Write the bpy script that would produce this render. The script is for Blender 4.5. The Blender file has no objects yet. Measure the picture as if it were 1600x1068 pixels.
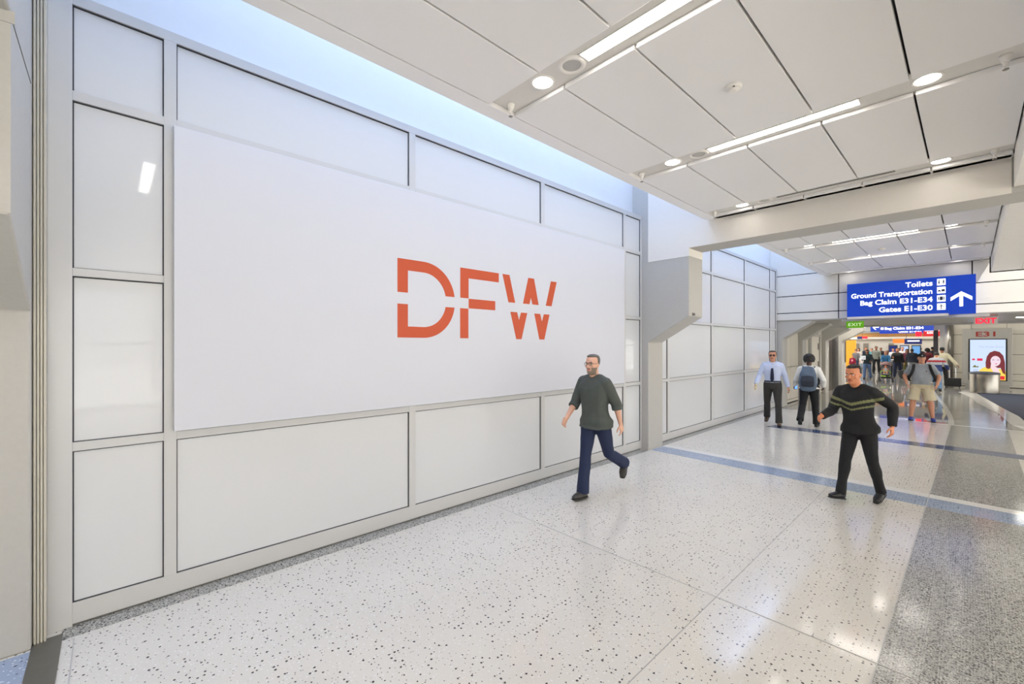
import bpy, bmesh, math, random
from mathutils import Vector, Matrix, Euler, noise
PI = math.pi
random.seed(7)
SC = bpy.context.scene
COL = SC.collection

# ------------------------------------------------------------------ camera, world, exposure
CAM_H = 1.9
cam_d = bpy.data.cameras.new('camera'); cam = bpy.data.objects.new('camera', cam_d); COL.objects.link(cam)
cam.location = (0, 0, CAM_H)
cam.rotation_euler = (PI/2, 0, math.atan2(.7302, .6833))
cam_d.sensor_width = 36; cam_d.lens = 15.109; cam_d.shift_y = .00375; cam_d.clip_end = 300; cam_d.clip_start = .05
SC.camera = cam
SC.view_settings.view_transform = 'Standard'; SC.view_settings.look = 'None'
SC.view_settings.gamma = 1; SC.view_settings.use_curve_mapping = False
SC.view_settings.exposure = 0.2
SC.cycles.use_denoising = True
SC.cycles.max_bounces = 10; SC.cycles.diffuse_bounces = 6; SC.cycles.glossy_bounces = 4
SC.cycles.sample_clamp_indirect = 6
LAMP = 26.0        # linear ceiling lamps
DOWN = 15.0        # downlights
SKY = 3.1          # skylight panes
WORLD = 3.0
wd = bpy.data.worlds.new('sky'); SC.world = wd; wd.use_nodes = True
nt = wd.node_tree; bg = nt.nodes['Background']
tc = nt.nodes.new('ShaderNodeTexCoord'); sp = nt.nodes.new('ShaderNodeSeparateXYZ'); cr = nt.nodes.new('ShaderNodeValToRGB')
nt.links.new(tc.outputs['Generated'], sp.inputs[0]); nt.links.new(sp.outputs[2], cr.inputs[0]); nt.links.new(cr.outputs[0], bg.inputs[0])
cr.color_ramp.elements[0].position = .0; cr.color_ramp.elements[0].color = (1, .985, .95, 1)
cr.color_ramp.elements[1].position = .6; cr.color_ramp.elements[1].color = (.95, .97, 1, 1)
bg.inputs[1].default_value = WORLD
sun_d = bpy.data.lights.new('sun', 'SUN'); sun_d.energy = 13; sun_d.angle = .01; sun_d.color = (1, .975, .94)
sun = bpy.data.objects.new('sun', sun_d); COL.objects.link(sun); sun.rotation_euler = (math.radians(8), math.radians(24), 0)   # added high sun on the apron outside; its bounce brightens the ceiling

# ------------------------------------------------------------------ material helpers
def lin(c):
    return tuple(((v/255)/12.92 if v/255 <= .04045 else ((v/255+.055)/1.055)**2.4) for v in c) + (1,)
MATS = {}
def mat(name, rgb, rough=.5, metal=0, var=.04, scale=8, bump=0, emit=None, estr=0, spec=.5, coat=0):
    if name in MATS: return MATS[name]
    m = bpy.data.materials.new(name); m.use_nodes = True; t = m.node_tree; b = t.nodes['Principled BSDF']
    c = lin(rgb)
    b.inputs['Roughness'].default_value = rough; b.inputs['Metallic'].default_value = metal
    b.inputs['Specular IOR Level'].default_value = spec
    if coat: b.inputs['Coat Weight'].default_value = coat; b.inputs['Coat Roughness'].default_value = .03
    tc = t.nodes.new('ShaderNodeTexCoord'); n = t.nodes.new('ShaderNodeTexNoise'); n.inputs['Scale'].default_value = scale
    n.inputs['Detail'].default_value = 4
    t.links.new(tc.outputs['Object'], n.inputs['Vector'])
    mx = t.nodes.new('ShaderNodeMix'); mx.data_type = 'RGBA'
    mx.inputs[6].default_value = tuple(v*(1-var) for v in c[:3])+(1,); mx.inputs[7].default_value = tuple(min(1, v*(1+var)) for v in c[:3])+(1,)
    t.links.new(n.outputs[0], mx.inputs[0]); t.links.new(mx.outputs[2], b.inputs['Base Color'])
    if bump:
        bp = t.nodes.new('ShaderNodeBump'); bp.inputs['Strength'].default_value = bump; bp.inputs['Distance'].default_value = .01
        t.links.new(n.outputs[0], bp.inputs['Height']); t.links.new(bp.outputs[0], b.inputs['Normal'])
    if emit:
        b.inputs['Emission Color'].default_value = lin(emit); b.inputs['Emission Strength'].default_value = estr
    MATS[name] = m; return m

def terrazzo(name, base, chips, cell=.035, rough=.1, fine=.35):
    """base colour with scattered stone chips; chips = [(rgb, share of the cells, radius)]"""
    m = bpy.data.materials.new(name); m.use_nodes = True; t = m.node_tree; b = t.nodes['Principled BSDF']
    L = t.links.new; N = t.nodes.new
    b.inputs['Roughness'].default_value = rough
    tc = N('ShaderNodeTexCoord'); cur = None
    n0 = N('ShaderNodeTexNoise'); n0.inputs['Scale'].default_value = 1.3; n0.inputs['Detail'].default_value = 5; L(tc.outputs['Object'], n0.inputs['Vector'])
    n1 = N('ShaderNodeTexNoise'); n1.inputs['Scale'].default_value = 130; n1.inputs['Detail'].default_value = 3; L(tc.outputs['Object'], n1.inputs['Vector'])
    ad = N('ShaderNodeMath'); ad.operation = 'MULTIPLY_ADD'; L(n1.outputs[0], ad.inputs[0]); ad.inputs[1].default_value = fine
    mm = N('ShaderNodeMath'); mm.operation = 'MULTIPLY'; L(n0.outputs[0], mm.inputs[0]); mm.inputs[1].default_value = .25; L(mm.outputs[0], ad.inputs[2])
    mx = N('ShaderNodeMix'); mx.data_type = 'RGBA'; c = lin(base)
    mx.inputs[6].default_value = tuple(v*.78 for v in c[:3])+(1,); mx.inputs[7].default_value = tuple(min(1, v*1.3) for v in c[:3])+(1,)
    L(ad.outputs[0], mx.inputs[0]); cur = mx.outputs[2]
    for k, (rgb, share, rad) in enumerate(chips):
        mp = N('ShaderNodeMapping'); mp.inputs['Location'].default_value = (3.7*k+.31, 1.9*k+.17, .5+.1*k); mp.inputs['Scale'].default_value = (1, 1, 1)
        L(tc.outputs['Object'], mp.inputs[0])
        v = N('ShaderNodeTexVoronoi'); v.inputs['Scale'].default_value = 1/(cell*(1-.13*k)); v.voronoi_dimensions = '2D'; L(mp.outputs[0], v.inputs['Vector'])
        nz = N('ShaderNodeTexNoise'); nz.inputs['Scale'].default_value = 90; L(mp.outputs[0], nz.inputs['Vector'])
        s2 = N('ShaderNodeSeparateColor'); L(v.outputs['Color'], s2.inputs[0])
        # radius differs per cell
        rr = N('ShaderNodeMath'); rr.operation = 'MULTIPLY_ADD'; L(s2.outputs[1], rr.inputs[0]); rr.inputs[1].default_value = rad*.9/cell; rr.inputs[2].default_value = rad*.45/cell
        nn = N('ShaderNodeMath'); nn.operation = 'MULTIPLY_ADD'; L(nz.outputs[0], nn.inputs[0]); nn.inputs[1].default_value = .22; L(v.outputs['Distance'], nn.inputs[2])
        n2 = N('ShaderNodeMath'); n2.operation = 'SUBTRACT'; L(nn.outputs[0], n2.inputs[0]); n2.inputs[1].default_value = .11
        lt = N('ShaderNodeMath'); lt.operation = 'LESS_THAN'; L(n2.outputs[0], lt.inputs[0]); L(rr.outputs[0], lt.inputs[1])
        l2 = N('ShaderNodeMath'); l2.operation = 'LESS_THAN'; L(s2.outputs[0], l2.inputs[0]); l2.inputs[1].default_value = share
        mu = N('ShaderNodeMath'); mu.operation = 'MULTIPLY'; L(lt.outputs[0], mu.inputs[0]); L(l2.outputs[0], mu.inputs[1])
        m2 = N('ShaderNodeMix'); m2.data_type = 'RGBA'; L(mu.outputs[0], m2.inputs[0]); L(cur, m2.inputs[6]); m2.inputs[7].default_value = lin(rgb)
        cur = m2.outputs[2]
    L(cur, b.inputs['Base Color'])
    MATS[name] = m; return m

def glow(name, rgb, s):
    return mat(name, rgb, .4, emit=rgb, estr=s, var=0)

WHITE = mat('white_painted_metal', (238, 234, 227), .45)
CEILM = mat('ceiling_panel_metal', (242, 240, 238), .38, var=.015, scale=1)
CEILD = mat('ceiling_void', (70, 68, 66), .8)
SLOTM = mat('slot_plate', (222, 219, 213), .35)
FRAMEM = mat('mullion_paint', (200, 199, 197), .32, var=.015)
GLASSM = mat('white_backed_glass', (212, 213, 214), .04, var=.012, scale=.6, spec=.3)
GASKET = mat('dark_gasket', (62, 64, 68), .6)
CREAM = mat('cream_plaster', (185, 182, 175), .6, var=.05, scale=35, bump=.05)
BLUEW = mat('cove_paint', (225, 226, 226), .55, var=.02)
FABRIC = mat('banner_vinyl', (210, 211, 217), .55, var=.01, scale=.8)
ORANGE = mat('orange_vinyl', (196, 76, 32), .5, var=.02)
BLACKR = mat('black_reveal', (28, 27, 27), .7)
PANELW = mat('header_panel', (222, 219, 212), .4, var=.02, scale=1)
STEEL = mat('brushed_steel', (150, 146, 140), .28, 1, var=.1, scale=3)
STEELD = mat('dark_steel', (90, 90, 94), .3, 1, var=.1, scale=2)
LIGHTT = terrazzo('light_terrazzo', (227, 222, 212), [((70, 68, 66), .30, .0058), ((232, 230, 226), .5, .0055), ((120, 112, 104), .2, .004)], .034)
GREYT = terrazzo('grey_terrazzo', (164, 163, 158), [((84, 83, 81), .6, .0058), ((206, 204, 198), .5, .005), ((122, 121, 117), .6, .0045)], .015, .13, .8)
BLUET = terrazzo('pale_blue_terrazzo', (160, 174, 196), [((70, 78, 96), .3, .0058), ((210, 218, 230), .5, .0055)], .034)
NAVYT = terrazzo('deep_blue_terrazzo', (70, 90, 132), [((40, 50, 76), .5, .006), ((130, 146, 176), .4, .006)], .03)
WHITET = terrazzo('white_terrazzo', (243, 240, 233), [((190, 186, 180), .4, .005)], .03)
FARTT = terrazzo('beige_grey_terrazzo', (160, 157, 150), [((90, 88, 84), .5, .006), ((205, 202, 196), .5, .006)], .03, .035)
EDGET = mat('zinc_strip', (196, 194, 190), .25)
PLATE = mat('joint_cover_metal', (128, 126, 120), .35, .7, var=.08, scale=20)
GREYC = mat('portal_ceiling_grey', (176, 174, 171), .3)
BEIGEP = mat('beige_wall_panel', (218, 212, 198), .45, var=.02, scale=1)

# ------------------------------------------------------------------ mesh helpers
class MB:
    def __init__(s): s.v = []; s.f = []; s.m = []
    def add(s, v, f, m=0):
        o = len(s.v); s.v += [tuple(p) for p in v]; s.f += [tuple(i+o for i in q) for q in f]; s.m += [m]*len(f)
        return s
    def box(s, x0, x1, y0, y1, z0, z1, m=0):
        return s.add([(x0,y0,z0),(x1,y0,z0),(x1,y1,z0),(x0,y1,z0),(x0,y0,z1),(x1,y0,z1),(x1,y1,z1),(x0,y1,z1)],
              [(0,3,2,1),(4,5,6,7),(0,1,5,4),(1,2,6,5),(2,3,7,6),(3,0,4,7)], m)
    def cbox(s, c, d, m=0):
        return s.box(c[0]-d[0]/2, c[0]+d[0]/2, c[1]-d[1]/2, c[1]+d[1]/2, c[2]-d[2]/2, c[2]+d[2]/2, m)
    def prism(s, poly, axis, a, b, m=0):
        """poly: 2-D outline; extruded along axis from a to b"""
        def P(u, v, w):
            return (w, u, v) if axis == 'x' else (u, w, v) if axis == 'y' else (u, v, w)
        n = len(poly); v = [P(u, w, a) for u, w in poly] + [P(u, w, b) for u, w in poly]
        return s.add(v, [tuple(range(n))[::-1], tuple(range(n, 2*n))] + [(i, (i+1) % n, n+(i+1) % n, n+i) for i in range(n)], m)
    def lathe(s, prof, c=(0,0,0), n=24, m=0, axis='z', close=True):
        v = []; f = []
        for r, z in prof:
            for k in range(n):
                a = 2*PI*k/n; x, y = r*math.cos(a), r*math.sin(a)
                p = (x, y, z) if axis == 'z' else (z, x, y) if axis == 'x' else (x, z, y)
                v.append((c[0]+p[0], c[1]+p[1], c[2]+p[2]))
        for j in range(len(prof)-1):
            for k in range(n):
                f.append((j*n+k, j*n+(k+1) % n, (j+1)*n+(k+1) % n, (j+1)*n+k))
        if close:
            f.append(tuple(range(n))[::-1]); f.append(tuple(range((len(prof)-1)*n, len(prof)*n)))
        return s.add(v, f, m)
    def tube(s, pts, rad, n=12, side=(1, 0, 0), r0=True, r1=True, m=0, e=2.0):
        """loft of superelliptic rings along pts; rad = list of r or (ra, rb); round or flat ends"""
        P = [Vector(p) for p in pts]; R = [(r, r) if not isinstance(r, (tuple, list)) else r for r in rad]
        T = []
        for i in range(len(P)):
            a = P[max(i-1, 0)]; b = P[min(i+1, len(P)-1)]; T.append((b-a).normalized())
        if r0:
            k = min(R[0]); base = P[0]; t = T[0]
            ex = [(base-t*k*math.sin(q), (R[0][0]*math.cos(q), R[0][1]*math.cos(q))) for q in (1.35, .95, .5)]
            P = [e_[0] for e_ in ex]+P; R = [e_[1] for e_ in ex]+R; T = [t]*3+T
        if r1:
            k = min(R[-1]); base = P[-1]; t = T[-1]; Rl = R[-1]
            ex = [(base+t*k*math.sin(q), (Rl[0]*math.cos(q), Rl[1]*math.cos(q))) for q in (.5, .95, 1.35)]
            P += [e_[0] for e_ in ex]; R += [e_[1] for e_ in ex]; T += [t]*3
        v = []; f = []; S = Vector(side)
        for p, r, t in zip(P, R, T):
            a = (S - t*S.dot(t))
            if a.length < .1: a = Vector((0, 1, 0)) - t*t.y
            a.normalize(); b = t.cross(a)
            for k in range(n):
                q = 2*PI*k/n; c, d = math.cos(q), math.sin(q)
                c = math.copysign(abs(c)**(2/e), c); d = math.copysign(abs(d)**(2/e), d)
                v.append(p + a*(r[0]*c) + b*(r[1]*d))
        L = len(P)
        for j in range(L-1):
            for k in range(n): f.append((j*n+k, j*n+(k+1) % n, (j+1)*n+(k+1) % n, (j+1)*n+k))
        f.append(tuple(range(n))[::-1]); f.append(tuple(range((L-1)*n, L*n)))
        return s.add(v, f, m)
    def ball(s, c, r, n=14, m=0, rot=None):
        r = (r, r, r) if not isinstance(r, (tuple, list)) else r
        v = []; f = []; h = n//2+1
        for j in range(1, h):
            th = PI*j/h
            for k in range(n):
                q = 2*PI*k/n; p = Vector((r[0]*math.sin(th)*math.cos(q), r[1]*math.sin(th)*math.sin(q), r[2]*math.cos(th)))
                if rot: p = rot @ p
                v.append(Vector(c)+p)
        tp = Vector((0, 0, r[2])); bt = Vector((0, 0, -r[2]))
        if rot: tp = rot @ tp; bt = rot @ bt
        v += [Vector(c)+tp, Vector(c)+bt]; a = len(v)-2
        for j in range(h-2):
            for k in range(n): f.append((j*n+k, (j+1)*n+k, (j+1)*n+(k+1) % n, j*n+(k+1) % n))
        for k in range(n): f.append((a, k, (k+1) % n)); f.append((a+1, (h-2)*n+(k+1) % n, (h-2)*n+k))
        return s.add(v, f, m)
    def xf(s, M):
        s.v = [tuple(M @ Vector(p)) for p in s.v]; return s
    def mesh(s, name):
        me = bpy.data.meshes.new(name); me.from_pydata(s.v, [], s.f); me.validate(clean_customdata=False)
        if len(me.polygons) == len(s.m): me.polygons.foreach_set('material_index', s.m)
        return me

def fixn(me):
    bm = bmesh.new(); bm.from_mesh(me); bmesh.ops.recalc_face_normals(bm, faces=bm.faces); bm.to_mesh(me); bm.free()
def link(name, me, mats, parent=None, loc=None, rz=0, smooth=False, bev=0):
    for m in (mats if isinstance(mats, (list, tuple)) else [mats]): me.materials.append(m)
    o = bpy.data.objects.new(name, me); COL.objects.link(o)
    if parent: o.parent = parent
    if loc: o.location = loc
    if rz: o.rotation_euler.z = rz
    if smooth: me.polygons.foreach_set('use_smooth', [True]*len(me.polygons))
    if bev:
        b = o.modifiers.new('bevel', 'BEVEL'); b.width = bev; b.segments = 2; b.limit_method = 'ANGLE'; b.harden_normals = False
    return o
def obj(name, mb, mats, parent=None, loc=None, rz=0, smooth=False, bev=0):
    me = mb.mesh(name); fixn(me)
    return link(name, me, mats, parent, loc, rz, smooth, bev)
def tag(o, label, cat, group=None, kind=None):
    if label: o['label'] = label
    if cat: o['category'] = cat
    if group: o['group'] = group
    if kind: o['kind'] = kind
    return o
def thing(name, label, cat, loc=(0, 0, 0), rz=0, group=None):
    o = bpy.data.objects.new(name, None); COL.objects.link(o); o.location = loc; o.rotation_euler.z = rz; o.empty_display_size = .1
    return tag(o, label, cat, group)
def struct(name, mb, mats, parent=None, bev=0, smooth=False):
    o = obj(name, mb, mats, parent, bev=bev, smooth=smooth)
    if not parent: o['kind'] = 'structure'
    return o
def rig(name):
    o = bpy.data.objects.new(name, None); COL.objects.link(o); o['kind'] = 'structure'; o.empty_display_size = .1; return o
def dup(root, loc, label=None, rz=None, group=None):
    r = root.copy(); COL.objects.link(r); r.location = loc
    if rz is not None: r.rotation_euler.z = rz
    if label: r['label'] = label
    if group: r['group'] = group
    for ch in list(root.children):
        c = ch.copy(); COL.objects.link(c); c.parent = r
        for g in ch.children:
            d = g.copy(); COL.objects.link(d); d.parent = c
    return r
def text_mesh(txt, size, ext=.004, off=0, align='LEFT', sx=1, space=1, width=None):
    """upright lettering in the XZ plane that reads from -Y"""
    cu = bpy.data.curves.new('t', 'FONT'); cu.body = txt; cu.size = size; cu.extrude = ext; cu.offset = off; cu.align_x = align
    cu.space_character = space; cu.resolution_u = 4
    o = bpy.data.objects.new('t', cu); COL.objects.link(o)
    dg = bpy.context.evaluated_depsgraph_get(); me = bpy.data.meshes.new_from_object(o.evaluated_get(dg))
    bpy.data.objects.remove(o)
    if width: xs_ = [v.co.x for v in me.vertices]; sx = width/(max(xs_)-min(xs_))
    me.transform(Matrix.Rotation(PI/2, 4, 'X') @ Matrix.Diagonal((sx, 1, 1, 1)))
    return me
def text(name, txt, size, loc, m, parent=None, **k):
    me = text_mesh(txt, size, **k); me.materials.clear()
    return link(name, me, m, parent, loc)
TRASH = []
WORK = bpy.data.scenes.new('workbench')     # scratch scene, removed at the end
def remesh(mb, vox, smooth=2, wrinkle=0, freq=9, ax=(1, 1, 1)):
    me = mb.mesh('tmp'); o = bpy.data.objects.new('tmp', me); WORK.collection.objects.link(o)
    r = o.modifiers.new('r', 'REMESH'); r.mode = 'VOXEL'; r.voxel_size = vox; r.use_smooth_shade = True
    if smooth:
        q = o.modifiers.new('s', 'SMOOTH'); q.iterations = smooth; q.factor = .5
    with bpy.context.temp_override(scene=WORK, view_layer=WORK.view_layers[0]): dg = bpy.context.evaluated_depsgraph_get()
    out = bpy.data.meshes.new_from_object(o.evaluated_get(dg))
    WORK.collection.objects.unlink(o); TRASH.extend((o, me))
    if wrinkle:
        nrm = [v.normal.copy() for v in out.vertices]
        for v in out.vertices:
            c = v.co; w = noise.noise(Vector((c.x*freq*ax[0], c.y*freq*ax[1], c.z*freq*ax[2]))) + .5*noise.noise(Vector((c.x*freq*2.3, c.y*freq*2.3, c.z*freq*1.7+5)))
            v.co = c + nrm[v.index]*(w*wrinkle)
    out.materials.clear()
    out.polygons.foreach_set('use_smooth', [True]*len(out.polygons))
    out.polygons.foreach_set('material_index', [0]*len(out.polygons))
    return out

# ------------------------------------------------------------------ floor (world: wall plane x=-4.15, hall runs along +Y)
WX = -4.15
PER = 8.1
def polyf(name, pts, z, m, t=.002):
    return struct(name, MB().prism(pts, 'z', z-t, z), m)
polyf('floor', [(-5.5, -10), (9, -10), (9, 60), (-8, 60), (-8, 20), (-5.5, 20)], 0, LIGHTT, .2)
polyf('floor_far_terrazzo', [(-4.2, 14.83), (9, 14.83), (9, 59), (-7.9, 59), (-7.9, 20.5), (-4.2, 20.5)], .001, FARTT)
polyf('floor_grey_terrazzo', [(-.43, -6), (.47, -6), (.53, 9.8), (.57, 14.83), (-.33, 14.83)], .001, GREYT)
polyf('floor_grey_terrazzo', [(-.33, 14.83), (.57, 14.83), (.50, 18), (.25, 20.5), (.05, 22.8), (-.37, 25.5), (-.55, 26.6), (-1.1, 25.3), (-.88, 22.4), (-.6, 19.6), (-.45, 17.3)], .002, GREYT)
polyf('floor_blue_terrazzo', [(-3.99, 7.22), (-3.99, 7.63), (.41, 7.45), (4, 7.30), (4, 6.86), (.38, 7.02)], .003, BLUET)
polyf('floor_white_terrazzo', [(-3.99, 7.63), (-3.99, 7.81), (.41, 7.634), (4, 7.49), (4, 7.31), (.41, 7.455)], .003, WHITET)
polyf('floor_navy_terrazzo', [(-3.3, 11.28), (-3.21, 11.69), (.63, 11.58), (4, 11.5), (4, 11.05), (.6, 11.14)], .003, NAVYT)
polyf('floor_white_strip', [(-3.99, 14.72), (-3.99, 14.83), (9, 14.83), (9, 14.72)], .0035, WHITET)
polyf('floor_blue_terrazzo', [(-3.99, -.35), (4, -.35), (4, -1.0), (-3.99, -1.0)], .003, BLUET)
# pale curved inlay lines near the carpet
def ribbon(name, pts, w, z, m):
    L = []; R = []
    for i, p in enumerate(pts):
        a = Vector(pts[max(0, i-1)]); b = Vector(pts[min(len(pts)-1, i+1)]); t = (b-a).normalized(); n = Vector((-t.y, t.x))
        q = Vector(p); L.append(tuple(q+n*w/2)); R.append(tuple(q-n*w/2))
    polyf(name, L+R[::-1], z, m)
ribbon('floor_white_strip', [(-1.1, 25.3), (-.88, 22.4), (-.6, 19.6), (-.44, 17.3), (-.36, 15.9), (-.33, 14.83)], .10, .004, WHITET)
polyf('floor_white_strip', [(.114, 25.7), (.42, 22.4), (.706, 19.43), (.878, 17.9), (.914, 16.94), (.95, 15), (.811, 15.0), (.643, 16), (.52, 18.3), (.36, 19.4), (.109, 21.3), (.04, 22.8), (-.37, 25.5), (-.2, 26.5)], .0045, WHITET)
for x in (-1.32, 3.0):
    polyf('floor_joint_strip', [(x-.0025, -9), (x+.0025, -9), (x+.0025, 14.7), (x-.0025, 14.7)], .002, mat('joint_filler', (168, 165, 160), .3))
for y in (3.35, -.17):
    polyf('floor_joint_strip', [(-3.98, y-.003), (4, y-.003), (4, y+.003), (-3.98, y+.003)], .0036, EDGET)
polyf('floor_joint_strip', [(-.433, -6), (-.426, -6), (-.327, 14.7), (-.334, 14.7)], .0042, EDGET)
# carpet of the gate lounge
CARP = mat('navy_carpet', (54, 61, 80), .95, var=.5, scale=6, bump=.3)
t = CARP.node_tree
for n_ in list(t.nodes):
    if n_.type == 'TEX_NOISE':
        mp = t.nodes.new('ShaderNodeMapping'); mp.inputs['Scale'].default_value = (.6, 4.5, 1)
        t.links.new(t.nodes['Texture Coordinate'].outputs['Object'], mp.inputs[0]); t.links.new(mp.outputs[0], n_.inputs['Vector'])
tag(obj('carpet', MB().prism([(.12, 25.7), (.42, 22.4), (.706, 19.43), (.878, 17.9), (.914, 16.94), (.95, 14.9), (8.5, 14.9), (8.5, 26.0), (.6, 26.0)], 'z', .004, .012), CARP),
    'dark navy patterned carpet of the gate lounge with a curved edge', 'carpet')
# expansion joint cover across the floor at the near column
struct('floor_joint_cover', MB().box(-4.09, 4, -.36, -.235, .001, .007).box(-4.09, 4, -.237, -.225, .001, .009), PLATE)
# grey terrazzo border and base along the storefront walls
for y0, y1 in ((-8.4, -.85), (-.23, 7.12), (7.72, 15.2)):
    struct('trim_1', MB().prism([(WX-.05, y0), (-4.005, y0), (-4.005, y1), (WX-.05, y1)], 'z', .001, .0055), GREYT)

# ------------------------------------------------------------------ storefront walls of white-backed glass
def storefront(name, ys, y0, y1):
    """ys: mullion centre lines; y0, y1: ends"""
    root = rig(name)
    fr = MB(); mw = .075; d0, d1 = WX-.12, WX
    lines = [y0+.07]+list(ys)+[y1-.045]
    fr.box(d0, d1, y0, y0+.115, 0, 4.285); fr.box(d0, d1, y1-.075, y1, 0, 4.285)
    for y in ys: fr.box(d0, d1, y-mw/2, y+mw/2, .16, 4.21)
    e = [y0+.115]+[v for y in ys for v in (y-mw/2, y+mw/2)]+[y1-.075]
    bays = [(e[2*i], e[2*i+1]) for i in range(len(e)//2)]
    fr.box(d0-.08, d1+.0, y0+.115, y1-.075, 4.21, 4.285)
    fr.box(d0, d1, y0+.115, y1-.075, .02, .16)
    zr = [(1.186, 1.246), (2.374, 2.428), (3.563, 3.627)]
    for a, b in bays:
        for z0, z1 in zr: fr.box(d0, d1-.001, a, b, z0, z1)
    obj('mullion_frame', fr, FRAMEM, root, bev=.002)
    zz = [.16]+[v for r in zr for v in r]+[4.21]
    rows = [(zz[2*i], zz[2*i+1]) for i in range(4)]
    gk = MB()
    for a, b in bays:
        for z0, z1 in rows:
            obj('glass_panel', MB().box(WX-.05, WX-.022, a+.007, b-.007, z0+.005, z1-.009), GLASSM, root)
            gk.box(WX-.051, WX-.040, a, b, z0, z1)
            gk.box(WX-.045, WX-.012, a, a+.004, z0, z1).box(WX-.045, WX-.012, b-.004, b, z0, z1)
            gk.box(WX-.045, WX-.012, a, b, z1-.006, z1).box(WX-.045, WX-.012, a, b, z0, z0+.003)
    obj('gasket', gk, GASKET, root)
    obj('base_channel', MB().box(d0, WX-.012, y0, y1, 0, .02), PLATE, root)
    return root
storefront('wall_left_1', [.335, 2.402, 4.486, 6.59], -.30, 7.19)
storefront('wall_left_2', [8.186, 10.32, 12.47, 14.6], 7.70, 15.20)
storefront('wall_left_0', [-7.9, -5.8, -3.7, -1.6], -8.4, -.87)
# cove above the storefront: set-back upper wall, lit by the skylight over the slot
CX = -4.34
struct('wall_cove', MB().box(CX-.1, CX, -8.4, 15.2, 3.9, 6.2), BLUEW)
struct('wall_cove_inner', MB().box(-3.0, -2.9, -8.4, 15.2, 4.12, 6.2), BLUEW)
for y0, y1 in ((-8.4, -.9), (-.3, 7.1), (7.75, 15.2)):
    sk = struct('window_skylight', MB().box(CX+.02, -3.02, y0+.05, y1-.05, 6.02, 6.05), glow('skylight_daylight', (192, 214, 253), SKY))
struct('ceiling_skylight_curb', MB().box(CX-.1, -2.9, -8.4, 15.3, 6.1, 6.25), BLUEW)

# ------------------------------------------------------------------ columns with haunches carrying cross beams
JOINT = mat('panel_joint_line', (120, 118, 112), .8)  # plain grey of the thin joint line between panels
def column(name, ya, yb, z0, z1, beam=True, jz=3.4, xr=9):
    c = MB()
    xf, xb = -4.015, -3.265
    prof = [(CX-.05, 0), (xf, 0), (xf, z0), (xb, z1)] + ([(xb, 3.556), (xr, 3.556), (xr, 6.1)] if beam else [(xb, 2.72)]) + [(CX-.05, 6.1 if beam else 2.72)]
    c.prism(prof, 'y', ya, yb)
    o = struct(name, c, CREAM, bev=.012)
    return o
cols = [('wall_column_1', -.86, -.36, 2.115, 2.55), ('wall_column_2', 7.16, 7.69, 1.965, 2.405)]
for a in cols: column(*a)
# cladding sheets that leave a fine joint on the beams and columns
struct('trim_2', MB().prism([(-4.02, 3.42), (-3.262, 3.42), (-3.262, 3.558), (.3, 3.558), (.3, 6.0), (-4.02, 6.0)], 'y', 7.153, 7.159), mat('cream_plaster_light', (234, 228, 218), .55, var=.02, scale=30))
struct('trim_2', MB().box(-3.265, -3.262, 7.158, 7.69, 3.425, 3.56), MATS['cream_plaster_light'])
struct('trim_3', MB().box(-3.266, -3.262, -.86, -.36, 2.56, 3.50).box(-3.263, -3.255, -.87, -.345, 3.50, 3.56), CREAM)
struct('trim_3', MB().box(-4.0, -3.266, -.362, -.357, 3.53, 3.536), JOINT)
# column behind the camera
column('wall_column_0', -8.96, -8.42, 2.0, 2.45)
# vertical seal strips between column and storefront
g = MB()
for k in range(4): g.box(-4.11-.0+.0, -4.055+.0, -.352+.0145*k, -.352+.0145*k+.009, 0, 5.9)
g.box(-4.20, -4.075, -.358, -.30, 0, 5.9)
tag(obj('joint_seal', g, mat('cream_seal', (196, 191, 176), .5)), 'ribbed cream vertical expansion joint seal between near column and glass wall', 'joint seal')
SCREW = MB().lathe([(.012, 0), (.012, .006)], (0, 0, 0), 12, axis='y')
sensor = thing('door_sensor', 'small square fixing plate low on the haunch of the middle column', 'fixing plate', (-3.33, 7.15, 2.40))
# (fixing sits on the +X face of the haunch)
sensor.location = (-3.255, 7.32, 2.44)
obj('plate', MB().cbox((0, 0, 0), (.02, .07, .05)), STEEL, sensor); obj('screw', MB().cbox((.012, -.018, 0), (.006, .014, .014)), BLACKR, sensor); obj('screw', MB().cbox((.012, .018, 0), (.006, .014, .014)), BLACKR, sensor)

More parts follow.
